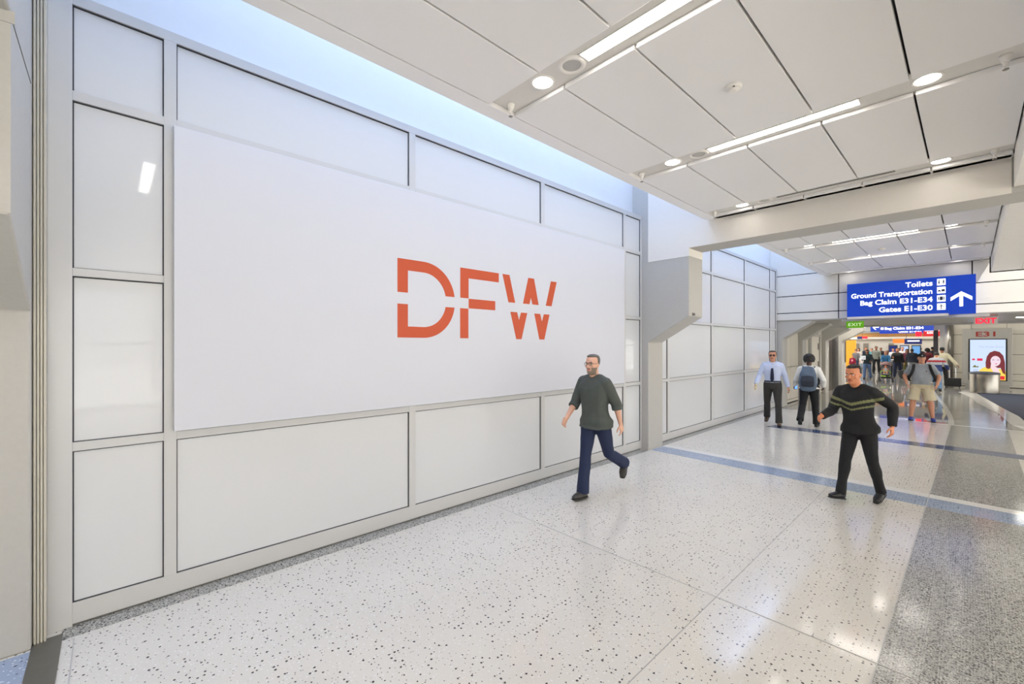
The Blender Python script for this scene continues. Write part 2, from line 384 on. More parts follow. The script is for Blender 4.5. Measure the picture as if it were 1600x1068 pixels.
# ------------------------------------------------------------------ ceilings
XE = [-2.8, -2.22, -1.585, -.95, -.32, .31]
LIN_ON = glow('linear_lamp_diffuser', (255, 248, 240), LAMP)
DL_ON = glow('downlight_diffuser', (255, 249, 242), DOWN)
CZ = 3.95
def ceiling_bay(n, off, y0, y1, slots):
    root = rig('ceiling_%d' % n)
    pan = MB(); slot = MB()
    segs = []; cur = y0
    for s in slots:
        if s > cur: segs.append((cur, s))
        cur = s+.29
    if cur < y1-.1: segs.append((cur, y1))
    for a, b in segs:
        for i in range(5):
            pan.box(XE[i]+.008, XE[i+1]-.008, a+.004, b-.004, CZ, CZ+.038)
    obj('ceiling_panels', pan, CEILM, root, bev=.003)
    for s in slots: slot.box(XE[0], XE[-1], s-.03, s+.37, CZ+.04, CZ+.05)
    obj('slot_plates', slot, SLOTM, root)
    rim = MB()
    # perimeter rim with a rounded corner at the far left
    a, b = -2.965, XE[0]-.005
    c = [(b, y0), (b, y1-.02), (b+.05, y1-.02), (b+.05, y1)]
    arc = [(a+.14-.14*math.cos(q), y1-.14+.14*math.sin(q)) for q in [PI/2*(1-i/6) for i in range(7)]]
    rim.prism([(b, y0), (b, y1-.14), (b, y1)]+arc+[(a, y0)], 'z', CZ, CZ+.17)
    rim.box(b, XE[-1], y1-.10, y1, CZ-.0, CZ+.17)
    obj('ceiling_rim', rim, CEILM, root, bev=.004)
    obj('ceiling_void', MB().box(-2.9, XE[-1]+.05, y0, y1, CZ+.06, CZ+.16), CEILD, root)
ceiling_bay(0, 0, -8.3, -.9, [-7.65, -5.5, -3.33, -1.3])
ceiling_bay(1, 0, -.33, 7.152, [.18, 2.355, 4.525, 6.70])
ceiling_bay(2, 0, 7.71, 15.20, [8.28, 10.45, 12.63, 14.80])
# soffit to the right
for y0, y1, n in ((-8.3, -.87, 0), (-.35, 7.15, 1), (7.7, 14.95, 2)):
    s = MB(); s.box(.315, 9, y0, y1, 3.62, 4.3)
    struct('ceiling_soffit_%d' % n, s, WHITE, bev=.004)
    struct('trim_4', MB().box(.75, 3.4, y0+.35, y1-.35, 3.6, 3.619), PANELW)
struct('trim_4', MB().box(.30, 4, 14.95, 14.97, 3.60, 3.64).box(.29, .312, 14.90, 14.97, 3.6, 3.97), BLACKR)

lamp0 = None
def linear_lamp(x, y, L, label):
    global lamp0
    if lamp0 is None:
        lamp0 = thing('linear_ceiling_light', label, 'ceiling light', (x, y, CZ+.04), 0, 'linear lamps in the ceiling slots')
        obj('housing', MB().box(-.02, 1.27, -.06, -.051, -.006, .0).box(-.02, 1.27, .051, .06, -.006, .0).box(-.02, -.004, -.06, .06, -.006, 0).box(1.254, 1.27, -.06, .06, -.006, 0), SLOTM, lamp0)
        obj('diffuser', MB().box(0, 1.25, -.05, .05, -.005, -.001), LIN_ON, lamp0)
        return lamp0
    return dup(lamp0, (x, y, CZ+.04), label)
dl0 = None
def downlight(x, y, label):
    global dl0
    if dl0 is None:
        dl0 = thing('downlight', label, 'ceiling light', (x, y, CZ+.04), 0, 'round downlights in the ceiling slots')
        obj('trim_ring', MB().lathe([(.078, 0), (.079, -.005), (.095, -.006), (.098, 0)], n=32, close=False), WHITE, dl0, smooth=True)
        obj('lens', MB().lathe([(.078, -.001), (.078, -.003)], n=32), DL_ON, dl0)
        return dl0
    return dup(dl0, (x, y, CZ+.04), label)
sp0 = None
def speaker(x, y, label):
    global sp0
    if sp0 is None:
        sp0 = thing('ceiling_speaker', label, 'speaker', (x, y, CZ+.04), 0, 'round speakers in the ceiling slots')
        obj('bezel', MB().lathe([(.068, -.004), (.075, -.014), (.095, -.014), (.108, 0)], n=32, close=False), WHITE, sp0, smooth=True)
        obj('grille', MB().lathe([(.07, -.002), (.07, -.006)], n=32), mat('speaker_mesh', (188, 186, 181), .6, var=.4, scale=300), sp0)
        return sp0
    return dup(sp0, (x, y, CZ+.04), label)
sk0 = None
def sprinkler(x, y, label):
    global sk0
    if sk0 is None:
        sk0 = thing('fire_sprinkler', label, 'sprinkler', (x, y, CZ+.04), 0, 'pendant sprinklers at the slot ends')
        obj('escutcheon', MB().lathe([(.036, 0), (.034, -.012), (.022, -.04), (.020, -.052)], n=20), WHITE, sk0, smooth=True)
        obj('head', MB().lathe([(.014, -.05), (.012, -.075), (.006, -.08)], n=12).box(-.013, -.009, -.003, .003, -.10, -.07).box(.009, .013, -.003, .003, -.10, -.07), WHITE, sk0)
        obj('deflector', MB().lathe([(.018, -.10), (.018, -.103)], n=12), STEEL, sk0)
        return sk0
    return dup(sk0, (x, y, CZ+.04), label)
v0 = None
def vent(x, y, label):
    global v0
    if v0 is None:
        v0 = thing('linear_air_vent', label, 'air vent', (x, y, CZ+.04), 0, 'dark linear air vents')
        obj('frame', MB().box(0, 1.25, -.05, -.036, -.006, 0).box(0, 1.25, .036, .05, -.006, 0).box(-.012, 0, -.05, .05, -.006, 0).box(1.25, 1.262, -.05, .05, -.006, 0).box(0, 1.25, -.004, .004, -.005, 0), SLOTM, v0)
        obj('slot', MB().box(0, 1.25, -.036, .036, -.003, -.001), BLACKR, v0)
        return v0
    return dup(v0, (x, y, CZ+.04), label)
ordn = {0: 'behind the viewer', 1: 'first', 2: 'second', 3: 'third'}
def slot_set(sy, where, kind):
    y = sy+.155
    if kind == 'lamp': linear_lamp(-1.91, y, 1.25, 'long glowing linear lamp in the '+where)
    if kind == 'vent': vent(-1.87, y-.02, 'dark linear air vent in the '+where)
    downlight(-2.324, y, 'round glowing downlight near the left end of the '+where)
    downlight(-.235, y, 'round glowing downlight near the right end of the '+where)
    speaker(-2.03, y, 'round grey speaker beside the downlight in the '+where)
    sprinkler(-2.73, y+.03, 'white sprinkler at the left end of the '+where)
    sprinkler(.17, y+.03, 'white sprinkler at the right end of the '+where)
for s, w, k in ((2.355, 'ceiling slot nearest the viewer', 'lamp'), (4.525, 'middle ceiling slot before the beam', 'lamp'), (6.70, 'ceiling slot right against the beam', 'vent'),
                (10.45, 'ceiling slot just beyond the beam', 'lamp'), (12.63, 'farther lit ceiling slot beyond the beam', 'lamp'), (8.28, 'ceiling slot hidden behind the beam', 'lamp'), (14.80, 'ceiling slot above the big blue sign', 'vent')):
    slot_set(s, w, k)
for s in (.18, -1.3, -3.33, -5.5, -7.65):      # fittings of the slots overhead and behind
    struct('ceiling_lamp_strip', MB().box(-1.91, -.66, s+.105, s+.205, CZ+.035, CZ+.039), LIN_ON)
smk = thing('smoke_detector', 'white round smoke detector on a ceiling panel before the beam', 'smoke detector', (-1.29, 3.606, CZ), 0, 'smoke detectors')
obj('base', MB().lathe([(.065, 0), (.064, -.012), (.05, -.02)], n=28), WHITE, smk, smooth=True)
obj('chamber', MB().lathe([(.04, -.018), (.038, -.03), (.02, -.036)], n=20), WHITE, smk, smooth=True)
obj('indicator', MB().cbox((.02, -.04, -.018), (.014, .014, .008)), BLACKR, smk)
dup(smk, (-1.29, 11.9, CZ), 'white round smoke detector on a ceiling panel beyond the beam')

# ------------------------------------------------------------------ banner with logo
ban = thing('wall_banner', 'large white wall banner with orange DFW letters on the glass wall', 'banner', (WX, 3.43, 1.255))
obj('face', MB().box(0.004, .052, 0.352-3.43, 6.508-3.43, 0, 2.305), FABRIC, ban, bev=.006)
LX = .0535
def poly_letter(name, polys, lab):
    m = MB()
    for p in polys: m.prism([(a-3.43, b-1.255) for a, b in p], 'x', .051, LX)
    o = obj(name, m, ORANGE, ban); o['label'] = lab; return o
T, U, V, B = 2.82, 2.465, 2.343, 1.988
def arc(cx, cz, rx, rz, a0, a1, n=14): return [(cx+rx*math.cos(a0+(a1-a0)*i/n), cz+rz*math.sin(a0+(a1-a0)*i/n)) for i in range(n+1)]
ocx, mid = 2.51, 2.404; ro = .4165; ri = .298
def cutarc(r, rx, z):   # point of the ellipse at height z
    q = math.asin((z-mid)/r); return q
qo, qi = cutarc(ro, ro, U), cutarc(ri, ri, U)
rxo, rxi = 2.926-ocx, 2.803-ocx
top = [(2.195, U), (2.195, T)] + arc(ocx, mid, rxo, ro, PI/2, qo) + arc(ocx, mid, rxi, ri, qi, PI/2) + [(2.317, mid+ri), (2.317, U)]
bot = [(a, 2*mid-b) for a, b in top]
poly_letter('letter', [top, bot], 'orange letter D split by a gap')
poly_letter('letter', [[(3.003, U), (3.003, T), (3.605, T), (3.605, 2.704), (3.125, 2.704), (3.125, U)], [(3.126, 2.462), (3.545, 2.462), (3.545, 2.347), (3.126, 2.347)], [(3.001, V), (3.122, V), (3.122, 1.99), (3.001, 1.99)]], 'orange letter F split by a gap')
W = [[(3.667, T), (3.789, T), (3.892, U), (3.771, U)],
     [(4.136, T), (4.248, T), (4.34, U), (4.215, U), (4.187, 2.556), (4.16, U), (4.035, U)],
     [(4.594, T), (4.719, T), (4.608, U), (4.486, U)],
     [(3.805, V), (3.927, V), (3.962, 2.24), (3.998, V), (4.116, V), (4.009, B), (3.911, B)],
     [(4.253, V), (4.371, V), (4.408, 2.24), (4.446, V), (4.564, V), (4.457, B), (4.354, B)]]
poly_letter('letter', W, 'orange letter W split by a gap')

# ------------------------------------------------------------------ end header with reveals, portal ceiling
HY = 15.22
h = MB()
zs = [2.69, 2.90, 3.415, 4.05, 6.2]
xs = [CX-.3, -2.595, .015, 5.2, 9]
for i in range(4):
    for j in range(4): h.box(xs[j]+.012, xs[j+1]-.012, HY, HY+.03, zs[i]+(.012 if i else 0), zs[i+1]-.012)
struct('wall_header_1', h, PANELW)
struct('wall_header_backing', MB().box(CX-.3, 9, HY+.028, HY+.33, 2.70, 6.2), BLACKR)
struct('ceiling_portal', MB().box(-5.2, 9, HY+.02, 20.6, 2.66, 2.69).box(-5.2, 9, 20.5, 20.6, 2.6, 3.95), GREYC)
struct('trim_5', MB().box(-2.52, .3, HY-.01, HY+.4, 2.60, 2.66), GREYC)
# ------------------------------------------------------------------ big wayfinding sign
BLUE = mat('sign_blue_face', (2, 30, 110), .35, emit=(0, 66, 196), estr=.62, var=.03, scale=1.5)
WTXT = mat('sign_white_letters', (250, 250, 252), .4, emit=(250, 252, 255), estr=.9, var=0)
NAVY = mat('sign_dark_symbol', (20, 30, 70), .5)
def arrow(name, c, s, parent, m, ang=0, y=-.008):
    k = MB(); w = .16*s
    k.prism([(-w/2*1.1, -.5*s), (w/2*1.1, -.5*s), (w/2*1.1, .25*s), (-w/2*1.1, .25*s)], 'y', y, .0)
    k.prism([(0, .5*s), (.5*s, .12*s), (.5*s, -.12*s), (0, .27*s), (-.5*s, -.12*s), (-.5*s, .12*s)], 'y', y-.0005, 0)
    o = obj(name, k, m, parent, (c[0], 0, c[1])); o.rotation_euler.y = ang; return o
SH = 0.90
sg = thing('wayfinding_sign', 'large blue lit overhead sign reading Toilets, Ground Transportation, Bag Claim and Gates', 'sign', (-2.354, 14.93, 2.70))
obj('cabinet', MB().box(0, 1.985, 0, .16, 0, SH).box(1.985, 2.43, 0, .16, -.03, SH), BLUE, sg, bev=.004)
obj('lower_rail', MB().box(0, 1.97, .02, .16, -.06, -.002), WHITE, sg)
obj('bracket', MB().box(.25, .31, .16, .285, .3, .5), STEELD, sg)
obj('bracket', MB().box(2.1, 2.16, .16, .285, .3, .5), STEELD, sg)
lines = [('Toilets', .735, .178, .50), ('Ground Transportation', .535, .178, 1.60), ('Bag Claim E31-E34', .332, .178, 1.41), ('Gates E1-E30', .13, .178, 1.02)]
tx = 1.70
for s_, z, sz, wd_ in lines:
    text('lettering', s_, sz, (tx, -.001, z-.035), WTXT, sg, align='RIGHT', off=.0038, width=wd_)
for i, (s_, z, sz, wd_) in enumerate(lines):
    p = obj('pictogram', MB().box(1.775, 1.925, -.006, 0, z-.045, z+.115), WTXT, sg, bev=.002)
    q = MB(); cx = 1.85; cz = z+.035
    def R(a, b, c, d): q.box(cx+a, cx+b, -.0085, -.006, cz+c, cz+d)
    def Dk(x, zz, r): q.lathe([(r, -.0085), (r, -.006)], (cx+x, 0, cz+zz), 14, axis='y')
    if i == 0:
        Dk(-.04, .045, .012); q.prism([(cx-.058, cz-.03), (cx-.022, cz-.03), (cx-.034, cz+.03), (cx-.046, cz+.03)], 'y', -.0085, -.006); R(-.046, -.034, -.06, -.03)
        R(-.003, .003, -.055, .055)
        Dk(.04, .045, .012); R(.026, .054, -.015, .03); R(.029, .038, -.06, -.015); R(.042, .051, -.06, -.015)
    elif i == 1:
        R(-.062, -.008, -.03, -.008); R(-.05, -.02, -.008, .008); Dk(-.05, -.03, .009); Dk(-.02, -.03, .009)
        R(.004, .062, -.03, .02); Dk(.016, -.03, .009); Dk(.05, -.03, .009)
    elif i == 2:
        R(-.055, -.037, -.04, .04); R(-.028, .028, -.045, .045); R(.037, .055, -.04, .04)
    else:
        R(-.008, .008, -.06, .06); q.prism([(cx-.06, cz-.015), (cx, cz+.018), (cx+.06, cz-.015), (cx+.06, cz-.002), (cx, cz+.035), (cx-.06, cz-.002)], 'y', -.0085, -.006)
        q.prism([(cx-.028, cz-.058), (cx, cz-.04), (cx+.028, cz-.058), (cx+.028, cz-.05), (cx, cz-.03), (cx-.028, cz-.05)], 'y', -.0085, -.006)
    obj('symbol', q, NAVY, p)
arrow('arrow', (2.19, .33), .36, sg, WTXT)
# green exit sign
gx = thing('exit_sign', 'small green EXIT sign hanging at the left of the passage', 'sign', (-2.30, 15.75, 2.42))
obj('face', MB().box(-.20, .20, -.02, .02, -.0, .2), mat('exit_green', (96, 160, 20), .4, emit=(90, 160, 10), estr=.5), gx)
text('lettering', 'EXIT', .12, (-.0, -.021, .055), mat('exit_pale', (225, 240, 205), .4, emit=(225, 240, 205), estr=.5), gx, align='CENTER', off=.001, sx=1.15, space=1.15)
obj('hanger', MB().lathe([(.012, .2), (.012, .245)], (-.1, 0, 0), 10).lathe([(.025, .225), (.025, .245)], (-.1, 0, 0), 12), BLACKR, gx)
# red exit sign
rx = thing('exit_sign', 'red lettered EXIT sign on clear glass above the gate number', 'sign', (.25, 16.3, 2.44))
ga = mat('clear_plate', (215, 212, 205), .15, var=.05)
obj('plate', MB().box(-.21, .21, -.004, .004, 0, .215), ga, rx)
text('lettering', 'EXIT', .185, (0, -.005, .035), mat('exit_red', (235, 40, 70), .4, emit=(240, 30, 60), estr=1.0), rx, align='CENTER', off=.006, sx=.95)
obj('canopy', MB().box(-.22, .22, -.03, .03, .21, .225), STEEL, rx)

# ------------------------------------------------------------------ passage beyond the portal
def panelwall(name, x, ys, zs, t=.1):
    m = MB()
    for a, b in zip(ys[:-1], ys[1:]):
        for c, d in zip(zs[:-1], zs[1:]): m.box(x-.03, x, a+.008, b-.008, c+.008, d-.008)
    struct(name, m, BEIGEP)
    struct(name+'_backing', MB().box(x-.12, x-.028, ys[0], ys[-1], zs[0], zs[-1]), BLACKR)
for i, (a, b, z0, z1) in enumerate(((15.26, 15.75, 2.13, 2.60), (17.55, 18.05, 2.1, 2.6), (21.0, 21.6, 2.1, 2.55), (24.2, 24.8, 2.1, 2.55))):
    c = MB(); c.prism([(-4.5, 0), (-4.0, 0), (-4.0, z0), (-3.25, z1), (-3.25, 2.66 if i < 2 else 3.9), (-4.5, 2.66 if i < 2 else 3.9)], 'y', a, b)
    struct('wall_column_%d' % (i+3), c, CREAM, bev=.012)
panelwall('wall_left_3', -4.13, [15.75, 16.65, 17.55], [.02, .12, 1.2, 2.66])
panelwall('wall_left_4', -4.13, [18.05, 18.9], [.02, .12, 1.2, 2.66])
# metal door leaf and its frame
dr = rig('door_1')
obj('door_frame', MB().box(-4.16, -4.06, 18.9, 19.0, 0, 2.35).box(-4.16, -4.06, 20.4, 20.5, 0, 2.35).box(-4.16, -4.06, 18.9, 20.5, 2.25, 2.35), CREAM, dr)
obj('door_leaf', MB().box(-4.14, -4.1, 19.0, 19.25, 0, 2.25), STEELD, dr); obj('door_leaf', MB().box(-4.14, -4.1, 19.26, 20.4, 0, 2.25), BEIGEP, dr)
obj('handle', MB().box(-4.1, -4.06, 20.2, 20.26, .9, 1.3).box(-4.1, -4.07, 20.2, 20.26, 1.75, 2.0), STEEL, dr)
panelwall('wall_left_5', -4.13, [20.5, 21.0], [.02, .12, 1.2, 2.66])
lift = rig('door_2')
obj('door_leaf', MB().box(-4.16, -4.12, 21.65, 22.9, 0, 2.4), STEEL, lift); obj('door_leaf', MB().box(-4.16, -4.12, 22.92, 24.15, 0, 2.4), STEELD, lift)
obj('door_frame', MB().box(-4.2, -4.1, 21.6, 24.2, 2.4, 3.9), CREAM, lift)
for i, (a, b) in enumerate(((24.8, 25.9),)):
    m = MB(); struct('wall_left_%d' % (6+i), MB().box(-4.25, -4.14, a, b, 0, 3.9), CREAM)
    d = rig('door_%d' % (3+i))
    for k in range(1):
        y = a+.1; w = b-a-.2
        obj('door_leaf', MB().box(-4.14, -4.11, y, y+w, .05, 1.05), PANELW, d); obj('door_leaf', MB().box(-4.14, -4.11, y, y+w, 1.12, 2.3), STEEL, d)
struct('ceiling_3', MB().box(-5.2, 9, 20.6, 60, 3.95, 4.1), GREYC)
struct('wall_header_2', MB().box(-8, -.9, 31.2, 31.5, 2.72, 3.95), GREYC)
struct('wall_header_2', MB().box(-8, -.95, 31.18, 31.2, 2.72, 2.98), PANELW)
struct('wall_left_8', MB().box(-7.1, -6.36, 43.8, 44.1, 0, 2.35), mat('yellow_wall', (190, 136, 18), .5))
# beige wall with gate number
m = MB()
for a, b in ((-.62, -.0), (-.0, 1.1), (1.1, 2.6), (2.6, 4.1), (4.1, 6), (6, 9)):
    for c, d in ((.02, .32), (.33, .62), (.63, 1.5), (1.51, 2.42), (2.43, 3.95)): m.box(a+.006, b-.006, 29.6, 29.63, c+.006, d-.006)
struct('wall_back_panels', m, BEIGEP)
struct('wall_back', MB().box(-.62, 9, 29.63, 29.9, 0, 3.95), mat('panel_gap', (110, 104, 94), .8))
struct('wall_post_1', MB().lathe([(.14, 0), (.14, 3.95)], (-.73, 29.5, 0), 24), STEEL, smooth=True)
struct('wall_post_2', MB().box(-1.42, -1.24, 33.0, 33.3, 0, 3.95), STEELD)
dq = rig('door_5'); obj('door_leaf', MB().box(-1.1, -.86, 31.0, 31.06, 0, 3.2), PANELW, dq); obj('door_edge', MB().box(-.86, -.80, 30.9, 31.0, 0, 2.3), BLACKR, dq)
# far end wall with pilasters, amber cove band
FY = 46
FW = mat('far_wall_cream', (208, 202, 190), .5, var=.02)
struct('wall_far', MB().box(-9, 0, FY, FY+.2, 0, 2.45).box(-9, 0, FY-.3, FY+.2, 2.45, 2.62), FW)
struct('trim_6', MB().box(-9, 0, FY-.05, FY+.1, 2.62, 2.95), mat('amber_wood_band', (158, 112, 50), .4, var=.35, scale=1.2))
struct('wall_far_upper', MB().box(-9, 0, FY-.1, FY+.2, 2.95, 3.95), mat('far_bulkhead', (120, 118, 114), .5))
for x in (-7.1, -6.6, -6.0, -4.4):
    struct('wall_pilaster', MB().box(x-.16, x+.16, FY-.12, FY, 0, 2.1), mat('taupe_panel', (128, 120, 108), .5))
fd = lambda u: u
# far signs
s2 = thing('wayfinding_sign', 'blue lit sign with a left arrow hanging deeper in the passage', 'sign', (-3.72, 30.0, 2.66))
obj('cabinet', MB().box(0, 2.44, 0, .16, 0, .9), BLUE, s2)
for s_, z in (('Ground Transportation', .34), ('Bag Claim E31-E34', .13), ('Toilets', .55)):
    text('lettering', s_, .178, (.58, -.001, z-.035), WTXT, s2, off=.006, sx=1.1)
    pc = obj('pictogram', MB().box(.42, .54, -.006, 0, z-.035, z+.085), WTXT, s2); obj('symbol', MB().box(.455, .505, -.009, -.006, z+.0, z+.05), NAVY, pc)
arrow('arrow', (.22, .23), .26, s2, WTXT, -PI/2)
obj('hanger', MB().box(.4, .43, .06, .09, .9, 1.3), STEELD, s2); obj('hanger', MB().box(2.0, 2.03, .06, .09, .9, 1.3), STEELD, s2)
s3 = thing('wayfinding_sign', 'farther blue sign seen just below the left-arrow sign', 'sign', (-4.15, 37.2, 2.70))
obj('cabinet', MB().box(0, 2.5, 0, .16, 0, .9), BLUE, s3); text('lettering', 'Gates E1-E30', .178, (2.0, -.001, .06), WTXT, s3, align='RIGHT', off=.006, sx=1.1)
obj('hanger', MB().box(.4, .43, .06, .09, .9, 1.25), STEELD, s3); obj('hanger', MB().box(2.0, 2.03, .06, .09, .9, 1.25), STEELD, s3)
s4 = thing('room_sign', 'dark red sign ending in ROOM below the right end of the left-arrow sign', 'sign', (-2.06, 35.2, 2.46))
obj('cabinet', MB().box(.12, .85, 0, .1, 0, .85), mat('sign_red_face', (168, 30, 36), .4, emit=(170, 20, 30), estr=.5), s4)
text('lettering', 'COMMAND', .125, (.485, -.001, .30), WTXT, s4, align='CENTER', off=.003, sx=.95); text('lettering', 'ROOM', .14, (.485, -.001, .15), WTXT, s4, align='CENTER', off=.003)
obj('side_panel', MB().box(-.22, .05, .0, .1, .0, .28), mat('sign_bright_red', (215, 20, 50), .4, emit=(220, 10, 40), estr=.6), s4)
obj('hanger', MB().box(.45, .48, .03, .06, .85, 1.49), STEELD, s4)
s5 = thing('shop_sign', 'orange and navy sign strip over the glowing screens in the far hall', 'sign', (-3.85, 41.0, 2.02))
obj('orange_part', MB().box(0, .62, 0, .1, .08, .36), mat('sign_orange', (226, 120, 40), .4, emit=(230, 110, 30), estr=.5), s5)
obj('navy_part', MB().box(.62, 1.52, 0, .1, .0, .36), mat('sign_navy', (20, 32, 84), .4, emit=(16, 28, 90), estr=.4), s5)
obj('white_band', MB().box(.78, 1.4, -.004, 0, .18, .26), WTXT, s5)
obj('hanger', MB().box(.7, .73, .03, .06, .36, 1.93), STEELD, s5)
s6 = thing('hanging_sign', 'small red and dark blue sign high in the far left hall', 'sign', (-6.0, 42, 2.42))
obj('blue_part', MB().box(0, .30, 0, .08, 0, .2), mat('sign_navy', (20, 32, 84)), s6); obj('red_part', MB().box(.3, .62, 0, .08, .02, .2), MATS['sign_bright_red'], s6); obj('hanger', MB().box(.3, .32, .03, .05, .2, 1.53), STEELD, s6)
s7 = thing('hanging_clock', 'small round dark emblem on the far left wall', 'emblem', (-7.05, FY-.02, 2.28))
obj('disc', MB().lathe([(.13, -.02), (.13, 0)], n=24, axis='y'), NAVY, s7); obj('centre', MB().lathe([(.05, -.025), (.05, -.01)], n=16, axis='y'), WTXT, s7)
SB = [('dark blue', (20, 60, 160), .45), ('white glowing', (190, 214, 255), .9), ('pale blue', (120, 180, 240), .8)]
for i, (lab, c, e) in enumerate(SB):
    x = -3.92+i*.62
    k = thing('information_screen', 'upright %s screen kiosk in the far hall' % lab, 'screen', (x, 41.5+.4, 0))
    obj('cabinet', MB().box(-.25, .25, 0, .2, 0, 1.95), STEELD, k)
    obj('display', MB().box(-.2, .2, -.01, 0, .75, 1.88), mat('screen_'+lab, (14, 14, 16), .3, emit=c, estr=e), k)
    if i == 2: obj('graphic', MB().lathe([(.17, -.014), (.17, -.01)], (0, 0, 1.15), 24, axis='y'), mat('screen_disc', (10, 20, 40), .3, emit=(10, 100, 215), estr=.8), k)
# lamps of the far hall
fl0 = None
k = 0
for y, nm in ((22.5, 'nearest of the far hall'), (26.0, 'second of the far hall'), (34.0, 'beyond the left-arrow sign'), (38.5, 'above the kiosks'), (43.5, 'before the far wall')):
    if fl0 is None:
        fl0 = thing('ceiling_light', 'long lamp on the ceiling, '+nm, 'ceiling light', (-2.6, y, 3.95), 0, 'lamps of the far hall')
        obj('diffuser', MB().box(-1.4, 1.4, -.12, .12, -.03, -.005), glow('far_lamp', (255, 248, 238), 48), fl0); obj('housing', MB().box(-1.45, 1.45, -.15, .15, -.01, 0), WHITE, fl0)
    else: dup(fl0, (-2.6, y, 3.95), 'long lamp on the ceiling, '+nm)
dup(fl0, (2.6, 23.5, 3.95), 'added unseen long lamp that brightens the gate number wall')  # extra lamp out of view, added to brighten the gate wall
# portal ceiling fittings
pl = thing('downlight', 'small round downlight in the low portal ceiling at the right', 'ceiling light', (.9, 17.6, 2.658), 0, 'portal downlights')
obj('lens', MB().lathe([(.09, -.004), (.09, 0)], n=24), glow('portal_lamp', (255, 250, 240), 30), pl); obj('trim_ring', MB().lathe([(.09, -.002), (.11, -.006), (.115, 0)], n=24, close=False), WHITE, pl)
for i, (x, y) in enumerate(((1.9, 19.0),)):
    dup(pl, (x, y, 2.658), 'small round downlight in the low portal ceiling %s' % ('over the carpet',)[i])

# ------------------------------------------------------------------ gate number kiosk, bin
kx = thing('gate_kiosk', 'tall grey gate kiosk with red E31 and a glowing advertising screen', 'kiosk', (.51, 28.95, 0))
KG = mat('kiosk_grey', (168, 166, 160), .35, .3)
obj('cabinet', MB().box(-.80, .72, 0, .45, .12, 2.68).box(-.70, .64, .04, .45, 0, .12), KG, kx, bev=.01)
obj('screen_bezel', MB().box(-.60, .58, -.02, 0, .33, 2.22), BLACKR, kx)
EM = .95
def em(n, c, s=EM): return mat('ad_'+n, (14, 14, 16), .3, emit=c, estr=s, var=0)
scr = obj('screen', MB().box(-.55, .53, -.03, -.02, .37, 2.18), em('pale', (205, 222, 250)), kx)
def flat(name, poly, m, y, par=scr): return obj(name, MB().prism(poly, 'y', y, y+.003), m, par)
def ell(cx, cz, rx_, rz_, n=20): return [(cx+rx_*math.cos(2*PI*i/n), cz+rz_*math.sin(2*PI*i/n)) for i in range(n)]
flat('printed_coat', [(-.30, .37), (-.26, .80), (-.12, .93), (.02, .96), (.22, .90), (.42, .86), (.53, .78), (.53, .37)], em('yellow', (250, 215, 90)), -.033)
flat('printed_hair', [(-.06, .92), (-.07, 1.15), (-.03, 1.42), (.06, 1.60), (.2, 1.68), (.35, 1.63), (.46, 1.46), (.51, 1.15), (.52, .62), (.44, .70), (.38, .92), (.1, .90), (.0, .86)], em('hair', (120, 44, 50)), -.036)
flat('printed_face', ell(.23, 1.22, .15, .23), em('face', (236, 214, 226)), -.039)
flat('printed_hand', [(.1, 1.12), (.16, 1.05), (.3, .9), (.36, .72), (.24, .62), (.16, .74), (.08, .92)], em('hand', (240, 214, 220)), -.042)
flat('printed_eye', ell(.165, 1.27, .035, .015), em('eye', (110, 110, 150)), -.043); flat('printed_eye', ell(.305, 1.27, .035, .015), em('eye', (110, 110, 150)), -.043)
flat('printed_mouth', ell(.25, 1.1, .035, .018), em('mouth', (205, 90, 110)), -.043)
flat('printed_badge', [(.28, .40), (.50, .40), (.50, .56), (.28, .56)], em('red', (225, 40, 50)), -.044)
flat('printed_mark', ell(-.44, 1.28, .05, .045), em('pink', (226, 50, 90)), -.033); flat('printed_mark', [(-.33, 1.22), (-.16, 1.22), (-.16, 1.33), (-.33, 1.33)], em('pink', (226, 50, 90)), -.033)
flat('printed_mark', [(-.48, .92), (-.40, 1.03), (-.34, .95), (-.30, 1.0), (-.28, .92)], em('olive', (110, 110, 40)), -.033)
text('headline', 'The Cinder Event', .11, (-.28, -.032, 1.82), em('soft', (170, 182, 212)), scr, sx=.95)
for k_ in range(3): flat('printed_text', [(-.45, .80-.07*k_), (-.30, .80-.07*k_), (-.30, .83-.07*k_), (-.45, .83-.07*k_)], em('soft', (170, 182, 212)), -.033)
text('gate_number', 'E31', .30, (-.04, -.004, 2.33), mat('gate_red', (150, 42, 34), .5), kx, align='CENTER', off=.008, width=.60)
bn = thing('waste_bin', 'squat round brushed steel bin with a dark lid beside the carpet', 'bin', (.36, 25.55, .013))
obj('drum', MB().lathe([(.40, 0), (.42, .02), (.42, .76), (.41, .78)], n=48), mat('bin_steel', (160, 155, 146), .26, 1, var=.05), bn, smooth=True).modifiers.new('es', 'EDGE_SPLIT')
obj('lid', MB().lathe([(.43, .76), (.435, .79), (.40, .83), (.2, .855), (.02, .86)], n=48), mat('bin_lid', (62, 64, 74), .35), bn, smooth=True)

